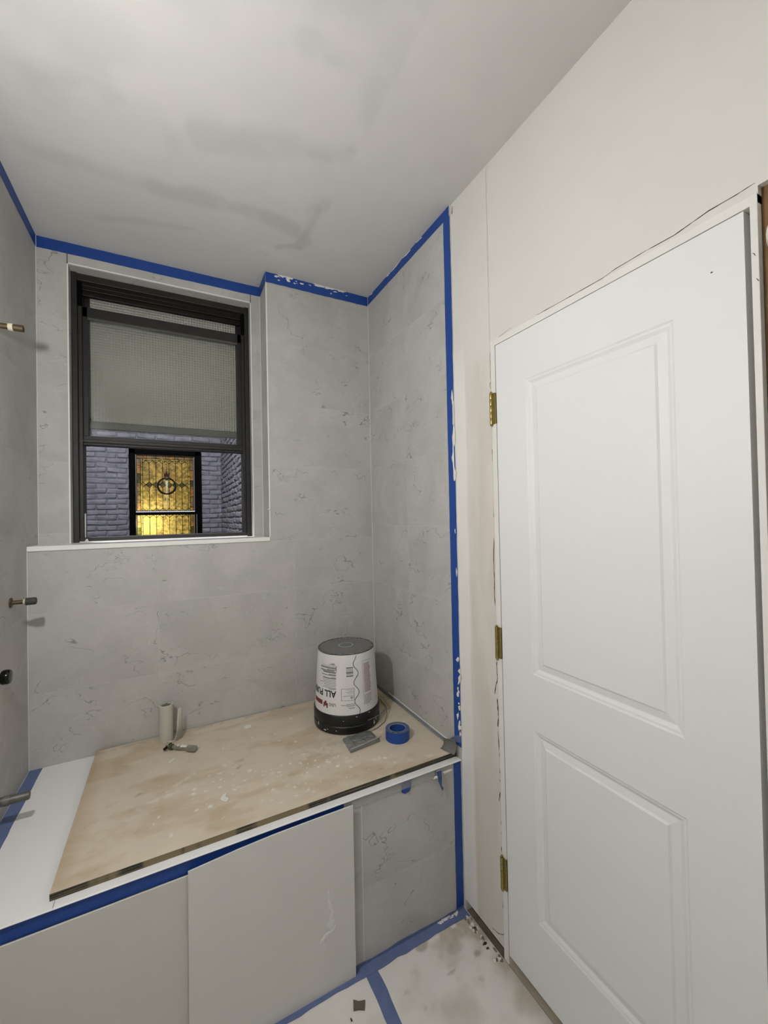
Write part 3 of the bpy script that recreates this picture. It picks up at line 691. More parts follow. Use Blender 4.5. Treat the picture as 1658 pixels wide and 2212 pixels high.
# ------------------------------------------------------------------ bathroom wall lamp (outside the frame, beside the camera)
wlmp = empty('wall_lamp', (-L, LAMP_POS[1], LAMP_POS[2]), 'single globe wall lamp on the left wall, out of view', 'lamp')
ob('backplate', MB().lathe([(.05, 0), (.05, .008), (.02, .016)], (-L, LAMP_POS[1], LAMP_POS[2] - .0), 24, (1, 0, 0)), CHROME, wlmp, smooth=True)
ob('arm', MB().tube([(-L + .01, LAMP_POS[1], LAMP_POS[2]), (LAMP_POS[0] - LAMP_R * .95, LAMP_POS[1], LAMP_POS[2])], .007, 10), CHROME, wlmp)
sp = [(max(LAMP_R * math.sin(math.pi * k / 12), 1e-5), -LAMP_R * math.cos(math.pi * k / 12)) for k in range(13)]
ob('globe', MB().lathe(sp, LAMP_POS, 24), emit_mat('globe_light', LAMP_COL, LAMP_E), wlmp, smooth=True)

# ------------------------------------------------------------------ door
DH, DL, DZ0, DZ1 = -.9545, -1.6214, .032, 2.0425
XF = WX + .0012
door = empty('door_1', (XF, (DH + DL) / 2, 0), 'closed white two-panel door with brass hinges and bare jambs', 'door', kind='structure')
def dquad(mb, pts): mb.add([(XF + d, y, z) for (y, z, d) in pts], [tuple(range(len(pts)))])
lf = MB(); py0, py1 = -1.079, -1.4955; lz = (.243, .822); uz = (.991, 1.893)
ys = [DH, py0, py1, DL]; zs = [DZ0, lz[0], lz[1], uz[0], uz[1], DZ1]
for i in range(3):
    for j in range(5):
        if i == 1 and j in (1, 3): continue
        dquad(lf, [(ys[i], zs[j], 0), (ys[i + 1], zs[j], 0), (ys[i + 1], zs[j + 1], 0), (ys[i], zs[j + 1], 0)])
T_ = .035
lf.add([(XF + d, y, z) for d in (0, T_) for y in (DH, DL) for z in (DZ0, DZ1)], [(0, 1, 5, 4), (2, 6, 7, 3), (0, 4, 6, 2), (1, 3, 7, 5), (4, 5, 7, 6)])
ob('leaf', lf, DOORW, door)
for (z0, z1) in (lz, uz):
    pm = MB(); ring = [(0, 0), (.0045, .0026), (.0095, .0034), (.0105, .0042), (.0175, .0085), (.0195, .0088), (.0365, .0052), (.0415, .0016), (.0425, .0015)]
    R_ = [[(py0 - o, z0 + o, d), (py1 + o, z0 + o, d), (py1 + o, z1 - o, d), (py0 - o, z1 - o, d)] for o, d in ring]
    for a, b in zip(R_[:-1], R_[1:]):
        for k in range(4): dquad(pm, [a[k], a[(k + 1) % 4], b[(k + 1) % 4], b[k]])
    dquad(pm, R_[-1]); ob('panel', pm, DOORW, door)
j = MB(); j.box(WX - .0012, .11, -.9525, DY0, 0.0, OZ); ob('jamb', j, JAMB, door, bevel=.0012)
j = MB(); j.box(WX - .0012, .11, -1.6429, -1.6313, 0.0, OZ + .004); ob('jamb', j, JAMB, door, bevel=.0012)
j = MB(); j.box(WX - .0008, .11, -1.6429, -.9312, DZ1 + .0014, OZ + .004); ob('head_jamb', j, JAMB, door, bevel=.001)
j = MB(); j.box(XF + T_ + .001, .09, -1.6320, -1.605, 0, DZ1 + .004); j.box(XF + T_ + .001, .09, -.97, -.952, 0, DZ1 + .004); j.box(XF + T_ + .001, .09, -1.632, -.952, DZ1 - .010, DZ1 + .004)
ob('door_stop', j, JAMB, door)
for zc in (1.834, 1.0515, .2895):
    h = ob('hinge', MB().cbox(WX - .0042, WX + .02, -.9525, -.9405, zc - .052, zc + .052, .0006), BRASS, door)
    kk = MB()
    for q in range(5): kk.lathe([(.0052, 0), (.0056, .001), (.0056, .0195), (.0052, .0205)], (WX - .0062, -.9365, zc - .0535 + q * .0213), 14)
    kk.lathe([(.003, 0), (.004, .003), (.003, .005)], (WX - .0062, -.9365, zc + .053), 12); kk.lathe([(.003, 0), (.004, .003), (.003, .005)], (WX - .0062, -.9365, zc - .0585), 12)
    ob('knuckle', kk, BRASS, h, smooth=True)
ob('threshold', MB().box(.0055, .12, -1.632, -.9525, -.02, .002), M('worn_threshold', (.40, .35, .28), .8, var=.2, vscale=20), door)
ob('scuff', MB().blob((XF, -1.568, 1.955), (0, 1, 0), (0, 0, 1), (-1, 0, 0), .0022, .0016, .0004), GAP, door)
ob('scuff', MB().crack([(-1.6385, 1.905), (-1.642, 1.898)], (WX - .0013, 0, 0), (0, 1, 0), (0, 0, 1), (-1, 0, 0), .0012), GAP, door)
ob('scuff', MB().crack([(-1.634, 1.955), (-1.639, 1.946)], (WX - .0013, 0, 0), (0, 1, 0), (0, 0, 1), (-1, 0, 0), .0010), GAP, door)
# rough opening beyond the latch jamb
st = ob('wall_stud', MB().box(.020, .11, -1.70, -1.6440, -.05, 2.078), STUD, label='raw brown wood stud exposed beside the door frame', cat='stud', kind='structure')
ob('plaster_flake', MB().blob((.020, -1.664, 2.030), (0, 1, 0), (0, 0, 1), (-1, 0, 0), .008, .035, .006), PLASTER, st)
ob('plaster_flake', MB().blob((.020, -1.652, 1.985), (0, 1, 0), (0, 0, 1), (-1, 0, 0), .003, .02, .004), PLASTER, st)
ob('gap_shade', MB().box(.016, .0205, -1.70, -1.662, .2, 1.93), DARK, st)  # solid strip coloured dark to stand for the shade inside a gap

# ------------------------------------------------------------------ tub: deck, apron
tub = empty('bathtub', (-L / 2, -.36, 0), 'white bathtub deck boxed in with grey tile, covered by plywood', 'bathtub')
d_ = MB(); TXL, TXR = -L + .0008, -.0008
d_.cbox(TXL, -1.22, -.733, -.0005, DZ - .005, DZ, .002); d_.cbox(-.16, TXR, -.733, -.0005, DZ - .005, DZ, .002)
d_.cbox(-1.225, -.155, -.733, -.63, DZ - .005, DZ, .002); d_.cbox(-1.225, -.155, -.11, -.0005, DZ - .005, DZ, .002)
ob('deck', d_, TUBW, tub)
ob('basin', MB().add([(-1.2, -.64, DZ - .01), (-.17, -.64, DZ - .01), (-.17, -.10, DZ - .01), (-1.2, -.10, DZ - .01), (-1.1, -.58, .15), (-.25, -.58, .15), (-.25, -.17, .15), (-1.1, -.17, .15)],
   [(0, 4, 5, 1), (1, 5, 6, 2), (2, 6, 7, 3), (3, 7, 4, 0), (4, 7, 6, 5)]) or (lambda m: m)(MB().box(-1.2, -.17, -.64, -.10, .13, .15)), TUBW, tub)
apron = ob('apron', MB().box(TXL, TXR, AY + .0006, AY + .06, 0, DZ - .005), GROUT, tub)
for z0, z1 in ((0, .2475), (.2475, DZ - .005)):
    for x0, x1 in ((TXL, -1.012), (-1.012, -.4120), (-.4120, TXR)): tile(apron, x0 + g, x1 - g, AY, AY + .008, z0 + g, z1 - g)
ob('edge_strip', MB().box(-.4135, -.4105, AY - .0008, AY + .004, 0, DZ - .005), CAULK, apron)

# plywood cover
def board_stain(x, y):
    n = fbm(x * 6, y * 14, 51); n2 = fbm(x * 45, y * 45, 61, 3); n3 = fbm(x * 20, y * 30, 71)
    r = .55 * sst(.48, .70, n) + .6 * sst(.06, .0, x + 1.235 + .05 * (n - .5)) + .25 * sst(.55, .7, n3)
    gch = np.zeros_like(x)
    for k in range(90):
        cx, cy = random.uniform(-1.05, -.15), random.uniform(-.66, -.12)
        if random.random() < .6: cx, cy = random.gauss(-.62, .18), random.gauss(-.52, .08)
        a = random.uniform(.0025, .008); an = random.uniform(0, 3.14); b = a * random.uniform(.35, 1)
        dx, dy = x - cx, y - cy; u = dx * math.cos(an) + dy * math.sin(an); v = -dx * math.sin(an) + dy * math.cos(an)
        gch = np.maximum(gch, random.uniform(.4, .9) * sst(1.3, .6, np.hypot(u / a, v / b) + .8 * (n2 - .5)))
    for (x0, y0, x1, y1, wd, s) in ((-1.06, -.47, -.93, -.42, .018, .6), (-.96, -.40, -.90, -.36, .012, .5), (-1.0, -.30, -.90, -.28, .004, .5), (-.30, -.60, -.24, -.61, .016, .7), (-.42, -.55, -.36, -.57, .015, .5),
                                    (-1.11, -.52, -1.07, -.50, .006, .5), (-.66, -.60, -.52, -.56, .02, .35), (-.05, -.69, -.20, -.66, .012, .45)):
        gch = np.maximum(gch, s * sst(wd * 1.6, 0, seg_d(x, y, x0, y0, x1, y1) + wd * 1.3 * (n2 - .35)) * sst(.42, .62, n2))
    b = np.zeros_like(x)
    for (x0, y0, x1, y1, wd, s) in ((-1.07, -.39, -1.02, -.37, .012, .55), (-.755, -.40, -.735, -.36, .009, .6), (-.77, -.37, -.72, -.345, .007, .5), (-1.06, -.59, -1.05, -.57, .012, .35), (-.93, -.20, -.86, -.18, .008, .3),
                                    (-.26, -.635, -.255, -.635, .006, .7), (-.30, -.66, -.32, -.66, .008, .4), (-.26, -.49, -.22, -.46, .006, .35), (-1.2, -.03, -.5, -.015, .012, .35), (-.9, -.25, -.6, -.2, .05, .12), (-.5, -.45, -.2, -.4, .09, .22)):
        b = np.maximum(b, s * sst(wd * 1.4, wd * .1, seg_d(x, y, x0, y0, x1, y1) + wd * (n2 - .5)) * sst(.36, .6, n2))
    return np.clip(r, 0, 1), gch, b
pb = grid_slab('plywood', -1.2335, -.006, -.706, -.006, BZ, DZ + .0005, .004, True, board_stain)
pb.materials.append(BOARD); pb.materials.append(PLYEDGE)
for pl in pb.polygons:
    if abs(pl.normal.z) < .5: pl.material_index = 1
plywood = ob('plywood_sheet', pb, None, label='stained tan plywood sheet laid over the bathtub', cat='plywood')

# protective card panels standing against the apron
pA = MB().cbox(-1.4400, -.9200, -.7345, -.7300, .0015, .5165, .001)
ob('card_panel', pA, CARD, label='plain grey card panel against the tub front, at the left edge of the photo', cat='card panel')
pBm = MB(); pBm.prism([(-.9335, .0015), (-.4500, .0015), (-.4495, .5465), (-.60, .5470), (-.70, .5465), (-.80, .5425), (-.9310, .5330)], (0, -.7400, 0), (1, 0, 0), (0, 0, 1), (0, -1, 0), .0045)
pB = ob('card_panel', pBm, CARD2, label='pale grey card panel with a torn white scuff, overlapping in front of the tub', cat='card panel')
for (x, z, a, b) in ((-.536, .305, .004, .014), (-.532, .270, .006, .022), (-.527, .235, .010, .016), (-.530, .205, .012, .014), (-.535, .180, .018, .010), (-.555, .172, .014, .009), (-.553, .150, .004, .016), (-.52, .19, .006, .01)):
    ob('torn_scuff', MB().blob((x, -.7444, z), (1, 0, 0), (0, 0, 1), (0, -1, 0), a, b, .0016, 13, .5), M('torn_card', (.72, .71, .685), .8) if 'torn_card' not in bpy.data.materials else bpy.data.materials['torn_card'], pB)

# ------------------------------------------------------------------ blue masking tape
def tape(label, mb, mat=TAPE, smears=()):
    o = ob('masking_tape', mb, mat, label=label, cat='masking tape', group='strips of blue masking tape')
    for sm in smears: ob('plaster_smear', MB().blob(*sm), PLASTER, o)
    return o
tt = .0008; e0 = .0006
tape('blue masking tape along the ceiling line of the left wall', MB().ribbon((-L + e0, -.80, H - .0015), (0, 1, 0), (0, 0, -1), (1, 0, 0), .80 + RC - .003, .0475, tt, .0006))
tape('blue masking tape along the ceiling above the window', MB().ribbon((-L + .003, RC - e0, H - .0015), (1, 0, 0), (0, 0, -1), (0, -1, 0), NX + L - .006, .0475, tt, .0008))
tape('short blue masking tape on the pier side beside the window recess', MB().ribbon((NX - e0 - .0022, 0.0, H - .0015), (0, 1, 0), (0, 0, -1), (-1, 0, 0), RC - .003, .0475, tt, .0004))
sm = []
for k in range(16):
    x = random.choice((random.uniform(-.50, -.42), random.uniform(-.42, -.16), random.uniform(-.14, -.06)))
    sm.append(((x, -.0008 - e0 - .0022, H - random.uniform(.003, .03)), (1, 0, 0), (0, 0, 1), (0, -1, 0), random.uniform(.003, .010), random.uniform(.0015, .005), .0012, 9, .5))
for x, w_ in ((-.465, .03), (-.43, .022), (-.27, .035), (-.22, .03), (-.16, .025)): sm.append(((x, -.0008 - e0 - .0022, H - .003), (1, 0, 0), (0, 0, 1), (0, -1, 0), w_, .007, .0012, 13, .5))
sm.append(((-.437, -.0008 - e0 - .0022, H - .013), (1, 0, 0), (0, 0, 1), (0, -1, 0), .010, .010, .0012, 11, .4))
tape('plaster-flecked blue masking tape along the ceiling of the pier right of the window', MB().ribbon((NX - .002, -e0 - .0022, H - .0015), (1, 0, 0), (0, 0, -1), (0, -1, 0), -NX - .003, .0485, tt, .0012), TAPE, sm)
sm = [((-.0008 - e0, y, H - .004), (0, 1, 0), (0, 0, 1), (-1, 0, 0), w_, .003, .001, 9, .5) for y, w_ in ((-.30, .05), (-.24, .03), (-.42, .05), (-.52, .03), (-.05, .012))]
tape('blue masking tape along the ceiling line of the right tiled wall', MB().ribbon((-e0, -.003, H - .0015), (0, -1, 0), (0, 0, -1), (-1, 0, 0), -AY, .0400, tt, .0008), TAPE, sm)
sm = []
for z, w_, hh in ((1.93, .006, .03), (1.86, .006, .05), (1.78, .007, .04), (1.70, .008, .05), (1.63, .008, .03), (1.42, .003, .012), (1.26, .004, .016), (.93, .009, .010), (.89, .007, .008), (.86, .006, .02), (.82, .004, .006), (.80, .010, .013),
                  (.765, .004, .004), (.75, .006, .012), (.715, .007, .016), (.69, .005, .012), (.675, .008, .012), (.65, .006, .014)):
    y = -.728 + random.uniform(-.002, .004) - (0 if z > 1.2 else random.uniform(-.010, .004))
    sm.append(((-.0008 - e0, y, z), (0, .94, .34) if z < 1.1 else (0, 1, 0), (0, -.34, .94) if z < 1.1 else (0, 0, 1), (-1, 0, 0), w_, hh, .0015, 9, .45))
tape('tall blue masking tape down the edge of the right tiles beside the door wall', MB().ribbon((-e0, -.692, H - .042), (0, 0, -1), (0, -1, 0), (-1, 0, 0), 2.026, .0415, tt, .0012), TAPE, sm)
tape('blue masking tape down the right end of the tub front', MB().ribbon((-.0335, AY - e0, .008), (0, 0, 1), (1, 0, 0), (0, -1, 0), .543, .0330, tt, .0010))
tape('dark blue masking tape under the tub deck edge behind the card panels', MB().ribbon((-1.4395, AY - e0 - .0002, .5522), (1, 0, 0), (0, 0, -1), (0, -1, 0), .965, .037, tt, .0006))
tape('small blue masking tape tab hanging under the tub deck', MB().prism([(-.2600, .5520), (-.2180, .5520), (-.2195, .525), (-.228, .511), (-.246, .508), (-.2600, .517)], (0, AY - .0030, 0), (1, 0, 0), (0, 0, 1), (0, -1, 0), .001))
tape('dusty blue masking tape along the left edge of the tub deck', MB().ribbon((-L + .004, -.006, DZ + e0), (0, -1, 0), (1, 0, 0), (0, 0, 1), .715, .038, tt, .0010), TAPE_DUSTY)
fl_ = MB(); fl_.ribbon((-1.43, AY - .001, .0012), (1, 0, 0), (0, -1, 0), (0, 0, 1), 1.43, .034, tt, .003); fl_.ribbon((-.448, AY - .0012, .0010), (1, 0, 0), (0, 0, 1), (0, -1, 0), .446, .010, tt, .003)
sm = [((random.uniform(-.12, -.01), AY - random.uniform(.002, .012), .002), (1, 0, 0), (0, 1, 0), (0, 0, 1), random.uniform(.004, .010), random.uniform(.002, .005), random.uniform(.002, .005), 9, .5) for k in range(14)]
tape('dusty blue masking tape along the floor at the foot of the tub front', fl_, TAPE_DUSTY, sm)
tape('dusty blue masking tape strip running across the floor towards the camera', MB().ribbon((-.421, -.762, .0010), (0, -1, 0), (1, 0, 0), (0, 0, 1), .95, .041, tt, .003), TAPE_DUSTY)
tape('grey-blue dusty tape at the foot of the right tiled wall above the plywood', MB().ribbon((-e0, -.02, BZ + .002), (0, -1, 0), (0, 0, 1), (-1, 0, 0), .655, .014, tt, .001), TAPE_GREY)
ob('trim_7', MB().box(-.0035, -.0003, -.668, -.15, BZ + .0165, BZ + .0195), TRIM, label='thin pale bead line along the right tiled wall above the plywood', cat='trim', kind='structure')
tp = MB().prism([(-.640, .010), (-.690, .030), (-.7318, .044), (-.7318, .075), (-.700, .058), (-.67, .034)], (-e0 - .0012, 0, BZ), (0, 1, 0), (0, 0, 1), (-1, 0, 0), tt)
tape('scuffed blue masking tape curling round the corner where tile, plywood and door wall meet', tp, TAPE_DUSTY)

# plastic film scraps
fs = MB().ribbon((-.448, AY - .0035, .5520), (1, 0, 0), (0, 0, -1), (0, -1, 0), .33, .027, .0005, .0016)
ob('plastic_strip', fs, FILM, label='clear plastic strip hanging under the tub deck at the right', cat='plastic film')
fm = MB(); vs = []; nseg = 10
for i in range(nseg):          # a strip of film rolling up off the board into a curl
    t = i / (nseg - 1); a = math.pi * (.05 + .75 * t); rc = .030
    for k in range(6):
        q = k / 5; w_ = 1 - .25 * t * abs(q - .3)
        vs.append((-.050 + rc * math.sin(a) * .55 + .018 * q, -.662 - .062 * q * w_ - .006 * t, BZ + .003 + rc * (1 - math.cos(a)) * (.75 + .25 * q)))
fsq = [(i * 6 + k, (i + 1) * 6 + k, (i + 1) * 6 + k + 1, i * 6 + k + 1) for i in range(nseg - 1) for k in range(5)]
fm.add(vs, fsq); o = ob('plastic_film', fm, FILM_GREY, label='curled grey plastic film flap at the plywood corner by the door wall', cat='plastic film', smooth=True)
m = o.modifiers.new('solid', 'SOLIDIFY'); m.thickness = .0006
fm = MB(); pts = [(-.118, .552), (-.098, .552), (-.094, .515), (-.086, .480), (-.079, .435), (-.084, .440), (-.092, .470), (-.104, .495), (-.118, .515)]
fm.prism(pts, (0, AY - .010, 0), (1, 0, 0), (0, 0, 1), (0, -1, 0), .0035)
tf = ob('torn_tape_scrap', fm, FILM_PALE, label='torn plastic and blue tape scrap hanging below the tub deck near the corner', cat='tape scrap')
ob('blue_fold', MB().prism([(-.120, .552), (-.100, .552), (-.097, .520), (-.100, .498), (-.091, .485), (-.097, .478), (-.106, .500), (-.113, .515)], (0, AY - .0138, 0), (1, 0, 0), (0, 0, 1), (0, -1, 0), .003), M('crumpled_blue', (.05, .08, .22), .4, var=.5, vscale=70), tf, 'crumpled blue tape')
ob('plaster_smear', MB().blob((-.118, AY - .0135, .531), (1, 0, 0), (0, 0, 1), (0, -1, 0), .014, .006, .003), PLASTER, tf)
ob('plaster_smear', MB().blob((-.07, AY - .0135, .538), (1, 0, 0), (0, 0, 1), (0, -1, 0), .02, .006, .003, 13, .5), PLASTER, tf)

# ------------------------------------------------------------------ things on the plywood
# upturned bucket
BX, BY, BR, BT, BH = -.2700, -.2588, .1457, .1251, .327
bk = empty('bucket', (BX, BY, BZ), 'white bucket of joint compound standing upside down on its black lid', 'bucket')
zl = .078
rad = lambda z: BR * .965 + (BT - BR * .965) * (z - zl) / (BH - zl)
ob('body', MB().lathe([(rad(zl), zl), (rad(.16), .16), (rad(.25), .25), (BT, BH - .003), (BT - .0005, BH - .009)], (BX, BY, BZ), 64), WHITEP, bk, smooth=True)
bt = MB().lathe([(BT - .001, BH - .0005), (BT - .0015, BH + .0015), (BT - .008, BH + .0012), (BT - .010, BH - .003), (.040, BH - .003), (.0395, BH - .006), (.036, BH - .006), (.0355, BH + .002), (.030, BH + .002), (.0295, BH - .005), (.026, BH - .005), (.0255, BH - .002), (.001, BH - .002)], (BX, BY, BZ), 48)
ob('base', bt, GREYLID, bk, 'dusty grey bottom of the bucket with a round moulded ring', smooth=True)
ob('base_ring', MB().lathe([(.028, BH - .004), (.028, BH + .0035), (.0345, BH + .0035), (.0345, BH - .004)], (BX, BY, BZ), 32), M('worn_ring', (.33, .33, .32), .5), bk, smooth=True)
ob('base_centre', MB().lathe([(.0275, BH - .004), (.0275, BH + .0037), (.001, BH + .0037)], (BX, BY, BZ), 32), GREYLID, bk)
for k in range(46):
    a = 2 * math.pi * k / 46
    ob('rim_notch', MB().obox((BX + (BT - .006) * math.cos(a), BY + (BT - .006) * math.sin(a), BZ + BH), Vector((math.cos(a), math.sin(a), 0)), Vector((-math.sin(a), math.cos(a), 0)), Vector((0, 0, 1)), .0035, .0022, .0022), BLACKP if k % 3 else GREYLID, bk)
lid = ob('lid', MB().lathe([(BR - .006, .001), (BR, .005), (BR, .030), (BR - .004, .034), (BR - .004, .040), (BR + .0005, .043), (BR + .0005, .074), (BR - .003, .080), (rad(zl) - .002, .080)], (BX, BY, BZ), 64), BLACKP, bk, smooth=True)
for a, z, w_, hh in ((-168, .030, .0022, .018), (-152, .014, .008, .003), (-146, .020, .003, .002), (-96, .072, .003, .003), (-60, .022, .0025, .022), (-54, .030, .002, .016), (-57, .018, .003, .003), (-72, .075, .003, .003), (-118, .060, .002, .002), (-130, .018, .003, .002)):
    r_a = math.radians(a); n_ = Vector((math.cos(r_a), math.sin(r_a), 0))
    ob('plaster_fleck', MB().blob(Vector((BX, BY, BZ + z)) + n_ * (BR + .0004), (-math.sin(r_a), math.cos(r_a), 0), (0, 0, 1), n_, w_, hh * .5, .0012, 8, .4), PLASTER, lid)
# printing wrapped round the cone; u to the right, v up, seen from outside
def wrap(verts, lift=.0005):
    out = []
    for (a, z) in verts:
        r = rad(z) + lift; out.append((BX + r * math.cos(a), BY + r * math.sin(a), BZ + z))
    return out
def patch(mb, a0, a1, z0, z1):
    n = max(1, int(abs(a1 - a0) / 4))
    vs = []
    for i in range(n + 1):
        a = math.radians(a0 + (a1 - a0) * i / n); vs += [(a, z0), (a, z1)]
    mb.add(wrap(vs), [(2 * i, 2 * i + 2, 2 * i + 3, 2 * i + 1) for i in range(n)])
def text_print(txt, a_start, z_top, size, mat, xs=1.0):
    cu = bpy.data.curves.new('lettering', 'FONT'); cu.body = txt; cu.size = size; cu.resolution_u = 3; cu.offset = size * .025
    to = bpy.data.objects.new('lettering', cu); COL.objects.link(to)
    dg = bpy.context.evaluated_depsgraph_get(); me = bpy.data.meshes.new_from_object(to.evaluated_get(dg))
    bpy.data.objects.remove(to); bm = bmesh.new(); bm.from_mesh(me); bmesh.ops.triangulate(bm, faces=bm.faces)
    for v in bm.verts:      # upside down: letters run to the left and hang downwards
        z = z_top - v.co.y; a = math.radians(a_start) - v.co.x * xs / rad(z); r = rad(z) + .0006
        v.co = (BX + r * math.cos(a), BY + r * math.sin(a), BZ + z)
    bmesh.ops.recalc_face_normals(bm, faces=bm.faces); bm.to_mesh(me); bm.free(); me.materials.clear(); me.materials.append(mat)
    return ob('lettering', me, None, bk)
def zpx(py): return .327 - (py - 1414) / 176 * .327
text_print('ALL PURPOSE', -131, .176, .037, INK, .92)
text_print('USG', -131, .126, .0165, INKG, 1.05)
lb = MB(); patch(lb, -150, -147, .104, .124); patch(lb, -154, -150, .112, .132); patch(lb, -157, -154, .106, .126); ob('logo_mark', lb, INKR, bk)
lb = MB(); patch(lb, -188, -160, .112, .130); ob('logo_bar', lb, INKR, bk)
lg = MB()
for z, a0, a1, h_ in ((.318 - .07, -133, -146, .002), (.238, -131, -166, .002), (.232, -131, -168, .0045), (.226, -131, -150, .003), (.221, -134, -168, .004), (.214, -131, -160, .0045), (.207, -131, -146, .003), (.203, -131, -164, .003),
                      (.196, -131, -140, .002), (.192, -131, -160, .0025)): patch(lg, a0, a1, z + .035, z + h_ + .035)
for a0, a1, z0, z1 in ((-131, -130, .254, .280), (-166, -131, .279, .280), (-166, -131, .2535, .2545)): patch(lg, a0, a1, z0, z1)
for k in range(7): patch(lg, -131, -131 - random.uniform(22, 38), .188 + k * .0062, .1898 + k * .0062)
for k in range(3): patch(lg, -131, -146, .1815 + k * .002, .1825 + k * .002)
patch(lg, -134, -141, .286, .289)
# bordered box with marks
for a0, a1, z0, z1 in ((-121.5, -98, .139, .1402), (-121.5, -98, .187, .1882), (-121.5, -120.8, .139, .188), (-98.7, -98, .139, .188), (-118, -100, .157, .1585), (-113, -100, .172, .1735), (-108, -100, .177, .178), (-113, -100, .182, .183), (-110, -100, .166, .167),
                       (-113, -98, .124, .1255), (-122, -98, .1195, .121), (-113, -98, .1155, .117), (-110, -98, .109, .1105), (-107, -98, .105, .1065)): patch(lg, a0, a1, z0, z1)
# barcode
for z0, z1 in ((.2700, .2745), (.2505, .2555), (.2360, .2410)): patch(lg, -112, -99, z0, z1)
for k in range(4): patch(lg, -112, -99, .2445 + k * .0014, .2452 + k * .0014); patch(lg, -112, -99, .2575 + k * .003, .2586 + k * .003)
ob('small_print', lg, INKG, bk, kind='stuff')
text_print('CE', -100, .154, .010, INK)
lp = MB(); 
for k in range(22): patch(lp, -78 + random.uniform(0, 1), -60 - random.uniform(0, 3), .160 + k * .0055, .1640 + k * .0055)
ob('warning_text', lp, INKP, bk, 'pale maroon block of small print')
lp = MB(); patch(lp, -80, -79.5, .108, .290); patch(lp, -80, -58, .2895, .2905)
for k in range(7): patch(lp, -78, -60 - random.uniform(0, 6), .112 + k * .0058, .1140 + k * .0058)
ob('warning_frame', lp, INKG, bk)
wv = MB(); pts = []
for k in range(73):
    t = k / 72; z = .082 + t * (.320 - .082); a = -93 + 4.6 * math.sin(t * math.pi * 6.2 + .6) * (1 if t < .95 else .5) - 1.5 * t; pts.append((math.radians(a), z))
wv.tube(wrap(pts, .0004), .0011, 6); ob('label_seam', wv, INK, bk, 'wavy black seam line of the label')
bl = [(-.170, -.3650, .034), (-.140, -.370, .026), (-.110, -.345, .022), (-.088, -.300, .020), (-.085, -.285, .022)]
bail = MB(); bail.tube([Vector((-.235, -.4050, BZ + .046)), Vector((-.200, -.395, BZ + .044)), Vector((-.165, -.372, BZ + .040)), Vector((-.125, -.345, BZ + .038)), Vector((-.095, -.300, BZ + .046)), Vector((-.085, -.262, BZ + .056)), Vector((-.095, -.255, BZ + .052)), Vector((-.125, -.262, BZ + .040))], .0016, 6)
ob('wire_handle', bail, WIRE, bk)
w2 = MB(); w2.tube([(-.088, -.285, BZ + .05), (-.105, -.330, BZ + .012), (-.140, -.375, BZ + .004), (-.190, -.405, BZ + .003), (-.222, -.412, BZ + .003)], .0015, 6); ob('wire_handle', w2, WIRE, bk)

# roll of blue masking tape
RX, RY, RR = -.1521, -.5116, .0488; RH = .0412
rl = empty('tape_roll', (RX, RY, BZ), 'roll of blue masking tape lying flat on the plywood beside the bucket', 'tape roll')
ri = .0350
ob('tape_winding', MB().lathe([(RR - .0008, 0), (RR, .001), (RR, RH - .001), (RR - .0008, RH)], (RX, RY, BZ + .0003), 48), TAPE, rl, smooth=True) if False else None
def ring(r0, r1, h0, h1, n=48):
    mb = MB(); vs = []; fs = []
    for k in range(n):
        a = 2 * math.pi * k / n; c, s = math.cos(a), math.sin(a)
        vs += [(RX + r1 * c, RY + r1 * s, BZ + h0), (RX + r1 * c, RY + r1 * s, BZ + h1), (RX + r0 * c, RY + r0 * s, BZ + h1), (RX + r0 * c, RY + r0 * s, BZ + h0)]
    for k in range(n):
        a, b = 4 * k, 4 * ((k + 1) % n)
        for q in range(4): fs.append((a + q, b + q, b + (q + 1) % 4, a + (q + 1) % 4))
    mb.add(vs, fs); return mb
wn = ring(ri, RR, .0005, RH).mesh('tape_winding'); wn.materials.append(TAPE); wn.materials.append(TAPESIDE)
for pl in wn.polygons:
    if abs(pl.normal.z) > .7: pl.material_index = 1
ob('tape_winding', wn, None, rl, smooth=True)
ob('core', ring(ri - .002, ri - .0001, .0005, RH + .0003), CORE, rl, smooth=True)
ob('core_liner', ring(ri - .0026, ri - .0021, .001, RH - .002), TAPE, rl, smooth=True)
for a, w_ in ((-150, 14), (-120, 9), (-100, 6)):
    lb = MB(); n_ = 5; vs = []
    for q in range(n_):
        t = math.radians(a + w_ * q / (n_ - 1)); vs += [(RX + .038 * math.cos(t), RY + .038 * math.sin(t), BZ + RH + .0004), (RX + .045 * math.cos(t), RY + .045 * math.sin(t), BZ + RH + .0004)]
    lb.add(vs, [(2 * q, 2 * q + 2, 2 * q + 3, 2 * q + 1) for q in range(n_ - 1)]); ob('side_print', lb, INK, rl)

# foil packet
pc = [Vector(p) for p in ((-.3552, -.421, 0), (-.2307, -.4213, 0), (-.2279, -.5014, 0), (-.3622, -.5195, 0))]
pm = MB(); nu, nv = 15, 11; top = []; bot = []
for i in range(nu):
    for k in range(nv):
        u, v = i / (nu - 1), k / (nv - 1); p = (pc[0] * (1 - u) + pc[1] * u) * (1 - v) + (pc[3] * (1 - u) + pc[2] * u) * v
        ed = min(u, 1 - u, v, 1 - v); h = .008 + .011 * min(1, ed * 9) + random.uniform(-.0016, .0016)
        if v > .9: h = .016 + .004 * u
        if v < .08: h = .010
        top.append((p.x + random.uniform(-.0012, .0012), p.y + random.uniform(-.0012, .0012), BZ + h)); bot.append((p.x, p.y, BZ + .001))
vs = top + bot; fs = []; q = nu * nv
for i in range(nu - 1):
    for k in range(nv - 1):
        a = i * nv + k; fs.append((a, a + nv, a + nv + 1, a + 1)); fs.append((q + a, q + a + 1, q + a + nv + 1, q + a + nv))
